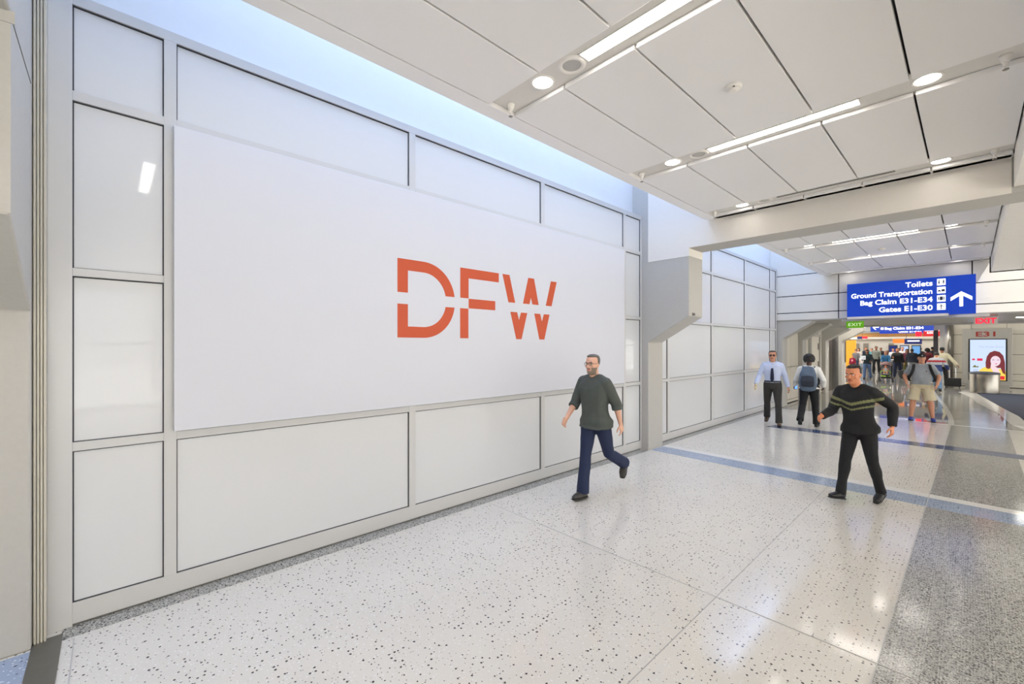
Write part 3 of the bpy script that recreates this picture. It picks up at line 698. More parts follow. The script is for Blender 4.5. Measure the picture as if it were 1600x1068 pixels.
# ------------------------------------------------------------------ right side: window wall, back wall, ground outside
wm = MB()
for y in [-10+2.2*i for i in range(19)]: wm.box(8.9, 9.1, y-.05, y+.05, .5, 3.62)
wm.box(8.9, 9.1, -10, 30, 0, .15).box(8.9, 9.1, -10, 30, 1.9, 1.98).box(8.9, 9.1, -10, 30, 3.5, 4.2)
struct('wall_right', wm, FRAMEM)
struct('wall_behind', MB().box(-4.5, 9, -9.2, -9, 0, 6.2), CREAM)
struct('wall_left_shell', MB().box(-8.2, -8.0, 20, 60, 0, 4.1).box(-8.2, -4.3, 19.9, 20.0, 0, 4.1).box(-8.2, 9.2, 59.8, 60, 0, 4.1).box(9, 9.2, 30, 60, 0, 4.1), CREAM)
struct('ground_apron', MB().box(9.2, 120, -60, 90, -3.2, -3), mat('concrete_apron', (205, 203, 198), .8))
struct('wall_outer_left', MB().box(-4.75, -4.36, -9, 15.3, 0, 6.2), CREAM)
# ------------------------------------------------------------------ people
def ground(x, y):
    """floor point seen at photo position (x, y)"""
    Z = CAM_H*671.5/(y-540); s = (x-800)/671.5
    return (Z*(-.7302+.6833*s), Z*(.6833+.7302*s))
RX = lambda a: Matrix.Rotation(a, 4, 'X'); RY = lambda a: Matrix.Rotation(a, 4, 'Y'); RZ = lambda a: Matrix.Rotation(a, 4, 'Z')
D = math.radians
HEADR = [(-.118, .016, .078, .045), (-.108, .036, .090, .012), (-.088, .050, .095, -.02), (-.055, .061, .095, -.055), (-.02, .068, .096, -.078),
         (.01, .072, .094, -.090), (.04, .075, .095, -.096), (.07, .073, .089, -.093), (.093, .062, .072, -.080), (.108, .043, .048, -.055), (.117, .018, .02, -.022)]
def head_loft(mb, M, grow=0, z0=-9, face_cut=None, n=22, m=0):
    rings = [r for r in HEADR if r[0] >= z0]; v = []; f = []
    for z, w, fr, bk in rings:
        w += grow; fr += grow; bk -= grow
        cy = (fr+bk)/2; ry = (fr-bk)/2; zz = z+grow*(1 if z > .09 else .3 if z > 0 else 0)
        for k in range(n):
            q = 2*PI*k/n; x = w*math.cos(q); y = cy+ry*math.sin(q)
            if face_cut is not None:
                hl, side = face_cut
                if math.sin(q) > side and z < hl: x *= .62; y = cy+(y-cy)*.55
            v.append(M @ Vector((x, y, zz)))
    for j in range(len(rings)-1):
        for k in range(n): f.append((j*n+k, j*n+(k+1) % n, (j+1)*n+(k+1) % n, (j+1)*n+k))
    f.append(tuple(range(n))[::-1]); f.append(tuple(range((len(rings)-1)*n, len(rings)*n)))
    mb.add(v, f, m)

SKIN = {}
def skin(k):
    cols = {'fair': (222, 172, 146), 'tan': (200, 142, 112), 'warm': (214, 138, 98), 'brown': (140, 92, 66), 'dark': (92, 60, 46)}
    return mat('skin_'+k, cols[k], .5, var=.06, scale=20)
def cloth(name, rgb, rough=.85): return mat('cloth_'+name, rgb, rough, var=.10, scale=14, bump=.12)
HAIRC = {'black': (26, 22, 21), 'grey': (96, 92, 88), 'brown': (70, 46, 32), 'dark': (44, 34, 28)}

def person(label, pos, rz, H=1.75, girth=1.0, sk='fair', hair='short', hairc='black', top=None, bottom=None, shoes=(40, 36, 34), vox=.009,
           lhip=0, rhip=0, lknee=5, rknee=5, lfoot=0, rfoot=0, spread=4, larm=(0, 8, 12, 0), rarm=(0, 8, 12, 0), lean=0, twist=0, side=0, hyaw=0, hpitch=0,
           belly=0, curl=25, lcurl=None, group=None, detail=True, glasses=None, beard=False, cap=None, tie=None, collar=None, belt=False, straps=None, bust=0, hipw=1.0):
    """Frame: +Y is where the body faces, +X its right side.  arm = (swing forward, out, elbow bend, forearm inward) in degrees"""
    root = thing('person', label, 'person', (pos[0], pos[1], 0), rz, group)
    S = H/1.75; g = girth
    W = Matrix.Scale(S, 4)
    T = Matrix.Translation((0, 0, .95)) @ RY(D(side)) @ RX(D(-lean)) @ RZ(D(twist)) @ Matrix.Translation((0, 0, -.95))
    def tp(x, y, z): return T @ Vector((x, y, z))
    # --- legs
    def leg(sx, hip, knee, foot):
        hj = Vector((sx*.088*g**.5, 0, .93)); o = math.tan(D(spread))*sx
        d1 = Vector((o, math.sin(D(hip)), -math.cos(D(hip)))).normalized(); kn = hj+d1*.44
        a2 = hip-knee; d2 = Vector((o*.6, math.sin(D(a2)), -math.cos(D(a2)))).normalized(); an = kn+d2*.41
        fd = RX(D(a2*.55+foot)) @ Vector((sx*.12, 1, 0)); fd = Vector(fd).normalized()
        return hj, kn, an, fd
    Ls = {-1: leg(-1, lhip, lknee, lfoot), 1: leg(1, rhip, rknee, rfoot)}
    def leg_tube(mb, sx, add=0, z1=None, hem=None, top_=True):
        hj, kn, an, fd = Ls[sx]; gg = .55+.45*g
        pts = [hj+Vector((0, 0, .03)), hj.lerp(kn, .25), hj.lerp(kn, .6), kn, kn.lerp(an, .28)+Vector((0, -.008, 0)), kn.lerp(an, .6), an]
        rad = [.092*gg*hipw, .088*gg, .072*gg, .056*gg, .058*gg, .046*gg, .038]
        if z1 is not None:                       # stop above the knee
            pts = pts[:3]+[hj.lerp(kn, z1)]; rad = rad[:3]+[(hem or .085)*gg]
            rad = [r+add for r in rad[:3]]+[rad[3]]
        elif hem:
            pts[-1] = an+(an-kn).normalized()*.035
            rad = [r+add for r in rad[:3]]+[rad[3]+add*1.1, max(rad[4]+add, hem*.93), max(rad[5]+add, hem*.93), hem]
        else: rad = [r+add for r in rad]
        mb.tube(pts, rad, 16, r1=hem is None)
    PEL = [(.845, .10, .085, -.005), (.89, .150, .108, -.012), (.94, .165, .118, -.015), (1.0, .158, .110, -.006), (1.06, .146, .100, .002)]
    TOR = [(1.0, .155, .108, -.004), (1.06, .143, .100, .003), (1.13, .142, .102, .006), (1.2, .150, .108, .004), (1.28, .163, .116, 0), (1.35, .172, .114, -.004), (1.40, .170, .098, -.008), (1.435, .140, .078, -.01), (1.462, .085, .062, -.008)]
    def torso(mb, rings, add=0, n=24, flat=True, bel=True):
        v = []; f = []
        for z, a, b, y in rings:
            a = a*(g if z < 1.36 else 1+(g-1)*.5)*(hipw if z < 1.0 else 1)+add; b = b*(g if z < 1.36 else 1+(g-1)*.4)+add
            bz = belly*math.exp(-((z-1.08)/.12)**2) + bust*math.exp(-((z-1.29)/.05)**2)
            for k in range(n):
                q = 2*PI*k/n; c, s_ = math.cos(q), math.sin(q); e = 2/2.4
                x = a*math.copysign(abs(c)**e, c); yy = y+(b+(bz if s_ > 0 else 0))*math.copysign(abs(s_)**e, s_)
                v.append(tp(x, yy, z))
        L = len(rings)
        for j in range(L-1):
            for k in range(n): f.append((j*n+k, j*n+(k+1) % n, (j+1)*n+(k+1) % n, (j+1)*n+k))
        f.append(tuple(range(n))[::-1]); f.append(tuple(range((L-1)*n, L*n)))
        mb.add(v, f)
    # --- arms
    def arm(sx, a):
        sw, out, bend, inn = a
        sh = tp(sx*.168*(1+(g-1)*.5), -.008, 1.405)
        R3 = T.to_3x3()
        d1 = Vector((sx*math.sin(D(out)), math.sin(D(sw))*math.cos(D(out)), -math.cos(D(sw))*math.cos(D(out))))
        d1 = (R3 @ d1).normalized(); el = sh+d1*.285
        b = sw+bend
        d2 = Vector((sx*math.sin(D(out-inn)), math.sin(D(b))*math.cos(D(out-inn)), -math.cos(D(b))*math.cos(D(out-inn))))
        d2 = (R3 @ d2).normalized(); wr = el+d2*.245
        return sh, el, wr, d2
    As = {-1: arm(-1, larm), 1: arm(1, rarm)}
    ag = .6+.4*g
    def arm_tube(mb, sx, add=0, upto=1.0, endr=None, flat=True):
        sh, el, wr, d2 = As[sx]
        P = [sh, sh.lerp(el, .35), sh.lerp(el, .8), el, el.lerp(wr, .3), el.lerp(wr, .75), wr]; R = [.054*ag, .050*ag, .043*ag, .039*ag, .041*ag, .031*ag, .026]
        n = {1.0: 7, .75: 6, .62: 5, .5: 4, .3: 3}.get(upto, 7); P = P[:n]; R = [r+add for r in R[:n]]
        if upto == .3: R[-1] += .010
        mb.tube(P, R, 14, r0=True, r1=not flat)
    hands = {}
    def hand(mb, sx, cu):
        sh, el, wr, d = As[sx]
        # palm frame: d = along the hand, p = palm normal (towards the thigh), w = from little finger to thumb (forwards)
        fwd = (T.to_3x3() @ Vector((0, 1, .35))); w = (fwd-d*fwd.dot(d)).normalized(); p = d.cross(w)*(1 if sx < 0 else -1)
        inward = T.to_3x3() @ Vector((-sx, 0, 0))
        if p.dot(inward) < 0: p = -p
        mb.tube([wr-d*.02, wr+d*.02, wr+d*.05, wr+d*.085], [(.024, .02), (.032, .016), (.039, .015), (.040, .013)], 14, side=w, e=2.4)
        hands[sx] = (wr, d, w, p)
        for i, (off, ln) in enumerate(((.030, .072), (.010, .080), (-.010, .075), (-.030, .058))):
            b0 = wr+d*.078+w*off; spread_ = w*(off*2.4)
            c1, c2, c3 = D(cu*.6+i*4), D(cu*1.5+i*5), D(cu*2.2+i*5)
            def dd(c): return (d*math.cos(c)+p*math.sin(c)+spread_*.7).normalized()
            q1 = b0+dd(c1)*ln*.45; q2 = q1+dd(c2)*ln*.32; q3 = q2+dd(c3)*ln*.25
            mb.tube([b0-d*.02, b0, q1, q2, q3], [.0088, .0092, .0086, .0078, .0066], 8, side=w)
        tb = wr+d*.028+w*.028
        mb.tube([tb-w*.008, tb+(d*.6+w*.75+p*.35).normalized()*.032, tb+(d*.75+w*.6+p*.45).normalized()*.058, tb+(d*.9+w*.35+p*.5).normalized()*.078], [.013, .0115, .010, .008], 10, side=p)
    # --- head
    HM = T @ Matrix.Translation((0, .012, 1.50)) @ RZ(D(hyaw)) @ RX(D(-hpitch+lean*.55)) @ Matrix.Translation((0, .006, .132))
    body = MB()
    torso(body, PEL); torso(body, TOR)
    for sx in (-1, 1):
        leg_tube(body, sx); arm_tube(body, sx, flat=False); hand(body, sx, curl if sx > 0 or lcurl is None else lcurl)
        hj, kn, an, fd = Ls[sx]; up = Vector((0, 0, 1)); up = (up-fd*up.dot(fd)).normalized()
        body.tube([an, an-up*.045-fd*.02, an-up*.05+fd*.06, an-up*.062+fd*.14], [.036, .034, .033, .022], 10)
    body.tube([tp(0, -.012, 1.43), tp(0, -.006, 1.475), HM @ Vector((0, -.018, -.075)), HM @ Vector((0, -.012, -.03))], [(.070*(1+(g-1)*.4), .058), (.056*ag, .056), (.054*ag, .058), (.05, .055)], 16)
    body.tube([tp(-.15, -.01, 1.40), tp(-.08, -.014, 1.432), tp(.08, -.014, 1.432), tp(.15, -.01, 1.40)], [.05, .048, .048, .05], 12, side=(0, 1, 0))
    head_loft(body, HM)
    if detail:
        hp = lambda x, y, z: HM @ Vector((x, y, z))
        body.tube([hp(0, .088, .022), hp(0, .102, .0), hp(0, .113, -.022)], [.008, .010, .0125], 10)
        body.ball(hp(-.011, .1, -.026), .009, 8); body.ball(hp(.011, .1, -.026), .009, 8)
        body.tube([hp(-.045, .082, .032), hp(-.02, .094, .03), hp(.02, .094, .03), hp(.045, .082, .032)], [.009, .010, .010, .009], 8, side=(0, 0, 1))
        body.tube([hp(-.022, .088, -.056), hp(0, .096, -.057), hp(.022, .088, -.056)], [.006, .0085, .006], 8, side=(0, 0, 1))
        body.ball(hp(0, .083, -.096), (.02, .016, .015), 10)
        Rh = HM.to_3x3()
        for sx in (-1, 1):
            body.ball(hp(sx*.074, -.004, -.006), (.010, .019, .031), 12, rot=Rh)
            body.ball(hp(sx*.045, .066, -.018), (.022, .02, .02), 10)
    me = remesh(body, vox*S if vox < .01 else vox, 2 if vox < .01 else 1)
    # colour of lips, brows, stubble by place on the face
    mats_ = [skin(sk)]
    if detail:
        inv = HM.inverted(); zlo = (HM @ Vector((0, 0, -.12))).z-.02
        mats_ += [mat('lips_'+sk, tuple(int(v*.78) if i else int(v*.92) for i, v in enumerate({'fair': (205, 130, 120), 'tan': (180, 105, 92), 'warm': (190, 104, 84), 'brown': (120, 70, 60), 'dark': (84, 50, 44)}[sk])), .45),
                  mat('hair_'+hairc, HAIRC[hairc], .6, var=.25, scale=60), mat('stubble_'+hairc, tuple(int(v*.35+102-i*14) for i, v in enumerate(HAIRC[hairc])), .8)]
        for v in me.vertices:      # eye sockets
            if v.co.z > zlo:
                q = inv @ v.co
                for sx in (-1, 1):
                    dd = ((q.x-sx*.031)/.020)**2+((q.z-.010)/.013)**2
                    if q.y > .05 and dd < 1.6: v.co = HM @ (q-Vector((0, .009*max(0, 1-dd/1.6), 0)))
        for pgn in me.polygons:
            c = pgn.center
            if c.z > zlo:
                q = inv @ c
                if q.y > .08 and abs(q.x) < .024 and abs(q.z+.057) < .0075: pgn.material_index = 1
                elif q.y > .07 and .012 < abs(q.x) < .047 and .027 < q.z < .036: pgn.material_index = 2
                elif beard and q.y > .0 and -.125 < q.z and abs(q.x) < .075 and (q.z < -.070 or (abs(q.x) > .032 and q.z < -.036) or (-.050 < q.z < -.038 and abs(q.x) < .027 and q.y > .08)): pgn.material_index = 3
    me.transform(W)
    link('body', me, mats_, root)
    zmin = min(v.co.z for v in me.vertices)
    def part(name, mb_, m, vx=None, sm=2, wr=.0, fr=9, parent=root, mats2=None, colour=None):
        if vx: q = remesh(mb_, vx, sm, wr, fr)
        else: q = mb_.mesh(name); fixn(q); q.polygons.foreach_set('use_smooth', [True]*len(q.polygons))
        ms = [m]+(mats2 or [])
        if colour:
            for pg in q.polygons: pg.material_index = colour(pg.center)
        q.transform(W); return link(name, q, ms, parent)
    cv = max(.010, vox*1.1) if vox < .01 else vox
    wr = .004 if detail else .002
    # --- trousers / shorts
    b = bottom; bm_ = MB()
    torso(bm_, [r for r in PEL if r[0] < b.get('rise', 1.03)]+[(b.get('rise', 1.03), .150, .104, .0)], .013)
    for sx in (-1, 1):
        if b['kind'] == 'shorts': leg_tube(bm_, sx, .026, b.get('len', .95), .115)
        else: leg_tube(bm_, sx, b.get('loose', .012), hem=b.get('hem', .072))
    part('trousers' if b['kind'] != 'shorts' else 'shorts', bm_, cloth(b['name'], b['rgb']), cv, 2, wr, 7)
    if belt:
        q = MB(); rr = [(1.012, .152, .106, 0), (1.045, .150, .104, 0)]; torso(q, rr, .021); part('belt', q, mat('black_leather', (22, 20, 20), .4))
    # --- shoes
    for sx in (-1, 1):
        hj, kn, an, fd = Ls[sx]; up = Vector((0, 0, 1)); up = (up-fd*up.dot(fd)).normalized(); sd = fd.cross(up)
        q = MB(); q.tube([an-up*.046-fd*.045, an-up*.042, an-up*.050+fd*.06, an-up*.058+fd*.12, an-up*.064+fd*.165], [(.036, .042), (.042, .046), (.046, .037), (.047, .028), (.032, .020)], 14, side=sd, e=2.5)
        q.tube([an-up*.06, an-up*.01], [.044, .043], 12, side=sd, r0=False, r1=False)
        s_ = part('shoe', q, mat('shoe_%d_%d_%d' % shoes, shoes, .5), .010 if detail else None, 1)
        q = MB(); o = an-up*.088
        q.tube([o-fd*.07, o-fd*.03, o+fd*.06, o+fd*.12, o+fd*.172], [(.034, .012), (.040, .012), (.043, .012), (.047, .012), (.034, .011)], 14, side=sd, e=2.5)
        part('sole', q, mat('dark_sole', (30, 28, 27), .6), parent=s_)
        zmin = min(zmin, min((W @ Vector(p)).z for p in q.v))
    # --- upper garment
    t_ = top; tm = MB(); hemz = t_.get('hem', .90)
    ex = t_.get('ease', .014)
    lo = [(hemz, (.188 if hemz < .9 else .172) if hemz < .98 else .153, .140 if hemz < .9 else .118 if hemz < .98 else .106, -.004)]
    mids = [(z_, max(a_, .188 if z_ < .97 else .166) if hemz < .98 else a_, b_+(.018 if hemz < .9 else 0), y_) for z_, a_, b_, y_ in PEL[1:4] if z_ > hemz+.02 and z_ < 1.0]
    torso(tm, lo+mids+[r for r in TOR if r[0] > hemz+.02], ex)
    tm.tube([tp(-.155, -.01, 1.403), tp(-.08, -.014, 1.437), tp(.08, -.014, 1.437), tp(.155, -.01, 1.403)], [.05+ex, .047+ex, .047+ex, .05+ex], 14, side=(0, 1, 0))
    sl = {'long': 1.0, '34': .62, 'short': .3}[t_.get('sleeve', 'long')]
    for sx in (-1, 1): arm_tube(tm, sx, ex*.9, sl, flat=True)
    part(t_.get('piece', 'shirt'), tm, cloth(t_['name'], t_['rgb']), cv, 2, wr*t_.get('wrinkle', 1), 8, mats2=t_.get('mats2'), colour=t_.get('colour'))
    if collar:
        q = MB(); q.tube([tp(0, -.008, 1.455), tp(0, -.004, 1.487)], [(.068, .062), (.062, .062)], 18, r0=False, r1=False)
        for sx in (-1, 1): q.prism([(0, 0), (sx*.05, .012), (sx*.055, -.03), (sx*.02, -.045)], 'y', 0, .006); 
        for i_ in range(len(q.v)-16, len(q.v)): q.v[i_] = tuple(T @ (Vector(q.v[i_])+Vector((0, .066, 1.468))))
        part('collar', q, cloth('collar_%d_%d_%d' % collar, collar))
    if tie:
        q = MB(); yy = .128*g+belly
        q.prism([(-.017, 1.44), (.017, 1.44), (.022, 1.415), (.016, 1.40), (-.016, 1.40), (-.022, 1.415)], 'y', .07, .088)
        f0 = [(-.014, 1.405, .082), (.014, 1.405, .082), (.026, 1.30, .152), (.034, 1.20, .156), (.040, 1.08, .154), (0, 1.02, .152), (-.040, 1.08, .154), (-.034, 1.20, .156), (-.026, 1.30, .152)]
        v = [(x, y, z) for x, z, y in f0]+[(x, y+.007, z) for x, z, y in f0]; n_ = len(f0)
        q.add(v, [(0, 1, 2, 8), (8, 2, 3, 7), (7, 3, 4, 6), (6, 4, 5), (n_, n_+8, n_+2, n_+1), (n_+8, n_+7, n_+3, n_+2), (n_+7, n_+6, n_+4, n_+3), (n_+6, n_+5, n_+4)]+[(i, (i+1) % n_, n_+(i+1) % n_, n_+i) for i in range(n_)])
        q.xf(T); q2 = part('tie', q, cloth('tie', tie))
    # --- hair
    hm_ = mat('hair_'+hairc, HAIRC[hairc], .6, var=.25, scale=60); q = MB()
    if hair != 'bald' and not cap:
        if hair == 'short': head_loft(q, HM, .009, -.03, (.073, .05))
        elif hair == 'buzz': head_loft(q, HM, .004, -.02, (.078, .1))
        elif hair == 'afro':
            head_loft(q, HM, .012, -.05, (.06, .05))
            for i in range(60 if detail else 26):
                a_ = i*2.39996; zz = 1-1.62*(i+.5)/(60 if detail else 26); r_ = math.sqrt(max(0, 1-zz*zz)); c = Vector((r_*math.cos(a_)*.098, r_*math.sin(a_)*.108-.02, zz*.105+.03))
                if c.y > .05 and c.z < .07: continue
                q.ball(HM @ c, .034, 8)
        else:                                   # long / bun
            head_loft(q, HM, .013, -.06, (.07, .12))
            if hair == 'long': q.tube([HM @ Vector((0, -.055, .03)), HM @ Vector((0, -.075, -.08)), HM @ Vector((0, -.08, -.17)), HM @ Vector((0, -.08, -.24))], [(.085, .05), (.09, .045), (.08, .035), (.05, .02)], 14)
            else: q.ball(HM @ Vector((0, -.11, .06)), .045, 12)
        if detail: part('hair', q, hm_, .010, 1, .002, 40)
        else: part('hair', q, hm_)
    if cap:
        q = MB(); head_loft(q, HM, .012, .035); 
        pr = [HM @ Vector((x, y, z)) for x, y, z in ((-.068, .085, .045), (-.05, .145, .038), (-.02, .165, .040), (.02, .165, .040), (.05, .145, .038), (.068, .085, .045), (.03, .09, .058), (-.03, .09, .058))]
        n_ = len(pr); q.add(pr+[p_+Vector((0, 0, .007)) for p_ in pr], [tuple(range(n_)), tuple(range(n_, 2*n_))]+[(i, (i+1) % n_, n_+(i+1) % n_, n_+i) for i in range(n_)])
        cp = part('cap', q, cloth('cap', cap))
        q = MB(); q.ball(HM @ Vector((0, .107, .078)), (.016, .006, .010), 10); part('emblem', q, cloth('emblem_white', (225, 225, 225)), parent=cp)
        q = MB(); head_loft(q, HM, .005, -.02, (.078, -.1)); part('hair', q, hm_)
    if detail:
        for sx in (-1, 1):
            q = MB(); q.ball(HM @ Vector((sx*.031, .0765, .010)), .0105, 12); e_ = part('eye', q, mat('eye_white', (232, 228, 222), .2))
            q = MB(); q.ball(HM @ Vector((sx*.031, .0835, .010)), .0052, 10); part('iris', q, mat('iris_brown', (48, 30, 20), .2), parent=e_)
    if glasses:
        q = MB()
        for sx in (-1, 1):
            if glasses == 'dark': q.prism([(sx*.009, .020), (sx*.052, .022), (sx*.055, .008), (sx*.045, -.010), (sx*.018, -.010), (sx*.009, .002)], 'y', .100, .1035)
            else: q.tube([(sx*.009, .102, .018), (sx*.05, .099, .022), (sx*.055, .098, .006), (sx*.042, .1, -.010), (sx*.018, .102, -.010), (sx*.009, .102, .018)], [.0022]*6, 6)
            q.tube([(sx*.054, .1, .016), (sx*.078, .06, .015), (sx*.080, -.01, .012)], [.0028]*3, 6)
        q.tube([(-.012, .104, .014), (0, .107, .016), (.012, .104, .014)], [.0025]*3, 6)
        q.xf(HM); part('glasses', q, mat('dark_lenses', (26, 20, 22), .15) if glasses == 'dark' else mat('thin_frames', (60, 56, 54), .3))
    root.location.z = -zmin+.0015 if False else 0
    for ch in root.children: ch.location.z = -zmin+.006
    return root, T, W, HM, As, hands, -zmin+.006

def local(root_info, v):
    """body-frame point (design scale) -> world"""
    root, T, W, HM, As, hands, dz = root_info
    p = (W @ Vector(v)); p.z += dz
    return Matrix.Translation(root.location) @ Matrix.Rotation(root.rotation_euler.z, 4, 'Z') @ p
def body_matrix(info):
    root, T, W, HM, As, hands, dz = info
    return Matrix.Translation(root.location+Vector((0, 0, dz))) @ Matrix.Rotation(root.rotation_euler.z, 4, 'Z') @ W
def face_to(dx, dy): return math.atan2(-dx, dy)      # rotation that turns +Y onto (dx, dy)

# --- man in the dark grey-green shirt walking toward the viewer
P1 = person('man in dark grey-green overshirt and navy jeans striding past the white banner', (-3.20, 4.42), face_to(.10, -1), 1.77, .98, 'fair', 'short', 'grey',
            dict(name='grey_green_shirt', rgb=(78, 83, 78), hem=.86, sleeve='34', ease=.030, piece='overshirt'), dict(kind='trousers', name='navy_jeans', rgb=(34, 44, 74), hem=.078),
            (62, 60, 56), .0065, lhip=-20, lknee=44, lfoot=-14, rhip=9, rknee=3, rfoot=0, spread=2, rarm=(14, 20, 34, 22), larm=(-24, 12, 18, 4), lean=4, twist=-8, hyaw=4, beard=True, glasses='thin')
P2M = person('man in black track jacket with olive stripes hurrying across the terrazzo', (-.93, 6.66), face_to(-.36, -1), 1.65, .98, 'warm', 'short', 'black',
            dict(name='black_track_jacket', rgb=(28, 28, 30), hem=.88, sleeve='long', ease=.022, piece='jacket', mats2=[cloth('olive_stripe', (120, 122, 84))],
                 colour=lambda c: 1 if (c.y > .0 and (abs((c.z-1.24)-abs(c.x)*.35) < .018 or abs((c.z-1.17)-abs(c.x)*.35) < .012)) else 0),
            dict(kind='trousers', name='black_trousers', rgb=(26, 26, 28), hem=.058, loose=.008), (28, 27, 27), .0065,
            rhip=15, rknee=4, rfoot=4, lhip=-11, lknee=12, lfoot=-4, spread=2, rarm=(30, 14, 55, 10), larm=(-34, 30, 62, 26), lean=9, twist=8, hyaw=-6, hpitch=6)
P3 = person('man in pale blue shirt, navy tie and dark glasses by the far glass wall', (-3.26, 11.62), face_to(.22, -1), 1.76, 1.0, 'tan', 'short', 'dark',
            dict(name='pale_blue_shirt', rgb=(196, 206, 232), hem=1.0, sleeve='long', ease=.020), dict(kind='trousers', name='charcoal_trousers', rgb=(52, 50, 48), hem=.075, rise=1.045), (92, 74, 60), .0075,
            rhip=-14, rknee=20, lhip=10, lknee=4, rarm=(10, 22, 26, 8), larm=(-10, 18, 16, 4), glasses='dark', tie=(34, 40, 66), collar=(206, 214, 236), belt=True, hyaw=0)
P4 = person('woman with curly black hair and white shirt walking away beside the man in the tie', (-2.60, 11.98), face_to(-.10, 1), 1.66, 1.02, 'dark', 'afro', 'black',
            dict(name='white_shirt', rgb=(232, 230, 224), hem=.93, sleeve='long', ease=.022), dict(kind='trousers', name='black_slacks', rgb=(24, 24, 26), hem=.078, loose=.016), (24, 23, 23), .0075,
            rhip=8, rknee=4, lhip=-16, lknee=26, larm=(6, 20, 40, 6), rarm=(-12, 26, 58, 30), hipw=1.14, collar=(232, 230, 224), lcurl=34)
P5 = person('stocky man in grey polo, khaki shorts and black cap with hands in pockets', (-.86, 15.03), face_to(.10, -1), 1.68, 1.28, 'tan', 'short', 'dark',
            dict(name='grey_polo', rgb=(142, 146, 150), hem=.95, sleeve='short', ease=.016, piece='polo_shirt', mats2=[cloth('dark_red_mark', (110, 20, 50))],
                 colour=lambda c: 1 if (c.y > .08 and abs(c.x+.085) < .012 and abs(c.z-1.30) < .014) else 0),
            dict(kind='shorts', name='khaki', rgb=(202, 190, 160), len=.93), (40, 64, 150), .0075, rhip=4, lhip=4, rknee=4, lknee=4, spread=9,
            rarm=(4, 30, 20, 42), larm=(4, 30, 20, 42), belly=.06, cap=(34, 34, 36), collar=(176, 182, 192), hyaw=3, beard=False)

# --- things they carry
def backpack(info, label, rgbs, w=.30, h=.46, d=.17, zc=1.19, straps_front=True, yb=.115):
    M = body_matrix(info) @ info[1]; root = thing('backpack', label, 'backpack')
    q = MB(); q.tube([(0, -yb-d/2, zc-h/2), (0, -yb-d/2-.01, zc-h/4), (0, -yb-d/2, zc+h/5), (0, -yb-d/2+.02, zc+h/2)], [(w*.46, d*.46), (w*.52, d*.52), (w*.48, d*.46), (w*.34, d*.28)], 20, side=(1, 0, 0), e=3)
    me = remesh(q, .012, 2, .004, 14); me.transform(M); link('bag_body', me, rgbs[0], root)
    q = MB(); q.tube([(0, -yb-d-.005, zc-h*.36), (0, -yb-d-.02, zc-h*.12), (0, -yb-d-.0, zc+h*.08)], [(w*.38, .03), (w*.40, .045), (w*.34, .03)], 16, e=3)
    me = remesh(q, .010, 2, .003, 20); me.transform(M); link('front_pocket', me, rgbs[1], root)
    q = MB(); q.tube([(-.03, -yb-.02, zc+h*.50), (0, -yb-.02, zc+h*.60), (.03, -yb-.02, zc+h*.50)], [.008]*3, 8); q.xf(M); obj('grab_loop', q, rgbs[2], root, smooth=True)
    for sx in (-1, 1):
        g = info[7] if False else 1
        q = MB(); gx_ = straps_front
        q.tube([(sx*.09, -yb, zc+h*.34), (sx*.105*gx_, -.06, 1.475), (sx*.115*gx_, .03, 1.47), (sx*.125*gx_, .115*gx_, 1.38), (sx*.150*gx_, .145*gx_, 1.25), (sx*.190*gx_, .09*gx_, 1.12), (sx*.195*gx_, -.02, 1.05), (sx*.12*gx_, -yb-.01, .99)], [(.030, .007)]*8, 10, side=(1, 0, 0))
        q.xf(M); obj('strap', q, rgbs[2], root, smooth=True)
    return root
NVB = mat('pack_grey_blue', (92, 108, 128), .7, var=.35, scale=9, bump=.3); NVD = mat('pack_dark', (44, 50, 62), .7, var=.2, scale=9); BLK = mat('pack_black', (22, 22, 24), .8)
backpack(P4, 'grey-blue backpack worn by the woman with curly hair', [NVB, NVD, NVD], w=.36, h=.50, d=.16)
backpack(P5, 'black backpack whose straps cross the grey polo shirt', [BLK, BLK, BLK], w=.34, h=.46, d=.16, straps_front=1.3, yb=.14)
def at_hand(info, sx, u=.07, pv=.02, wv=0):
    wr, d, w, p = info[5][sx]; M = body_matrix(info); c = M @ (wr+d*u+p*pv+w*wv); R3 = M.to_3x3().normalized()
    return c, (R3 @ d).normalized(), (R3 @ w).normalized(), (R3 @ p).normalized()
c, d_, w_, p_ = at_hand(P4, -1, .09, .028, .02)
ph = thing('mobile_phone', 'phone with lit blue screen in the hand of the woman with curly hair', 'phone', tuple(c))
ph.rotation_euler = (D(-28), 0, D(10))
obj('case', MB().box(-.037, .037, -.004, .004, -.05, .09), mat('phone_case', (22, 34, 70), .3), ph, bev=.004)
obj('display', MB().box(-.033, .033, -.0052, -.004, -.044, .084), mat('phone_glow', (90, 150, 255), .3, emit=(90, 150, 255), estr=1.6), ph)
c, d_, w_, p_ = at_hand(P3, 1, .09, .02, .0)
pp = thing('folded_paper', 'folded cream papers in the hand of the man in the tie', 'paper', tuple(c)); pp.rotation_euler = (D(8), D(14), D(0))
obj('sheet', MB().box(-.004, .0, -.06, .07, -.08, .11), mat('cream_paper', (232, 226, 196), .8), pp); obj('sheet', MB().box(.001, .004, -.055, .075, -.07, .10), MATS['cream_paper'], pp)

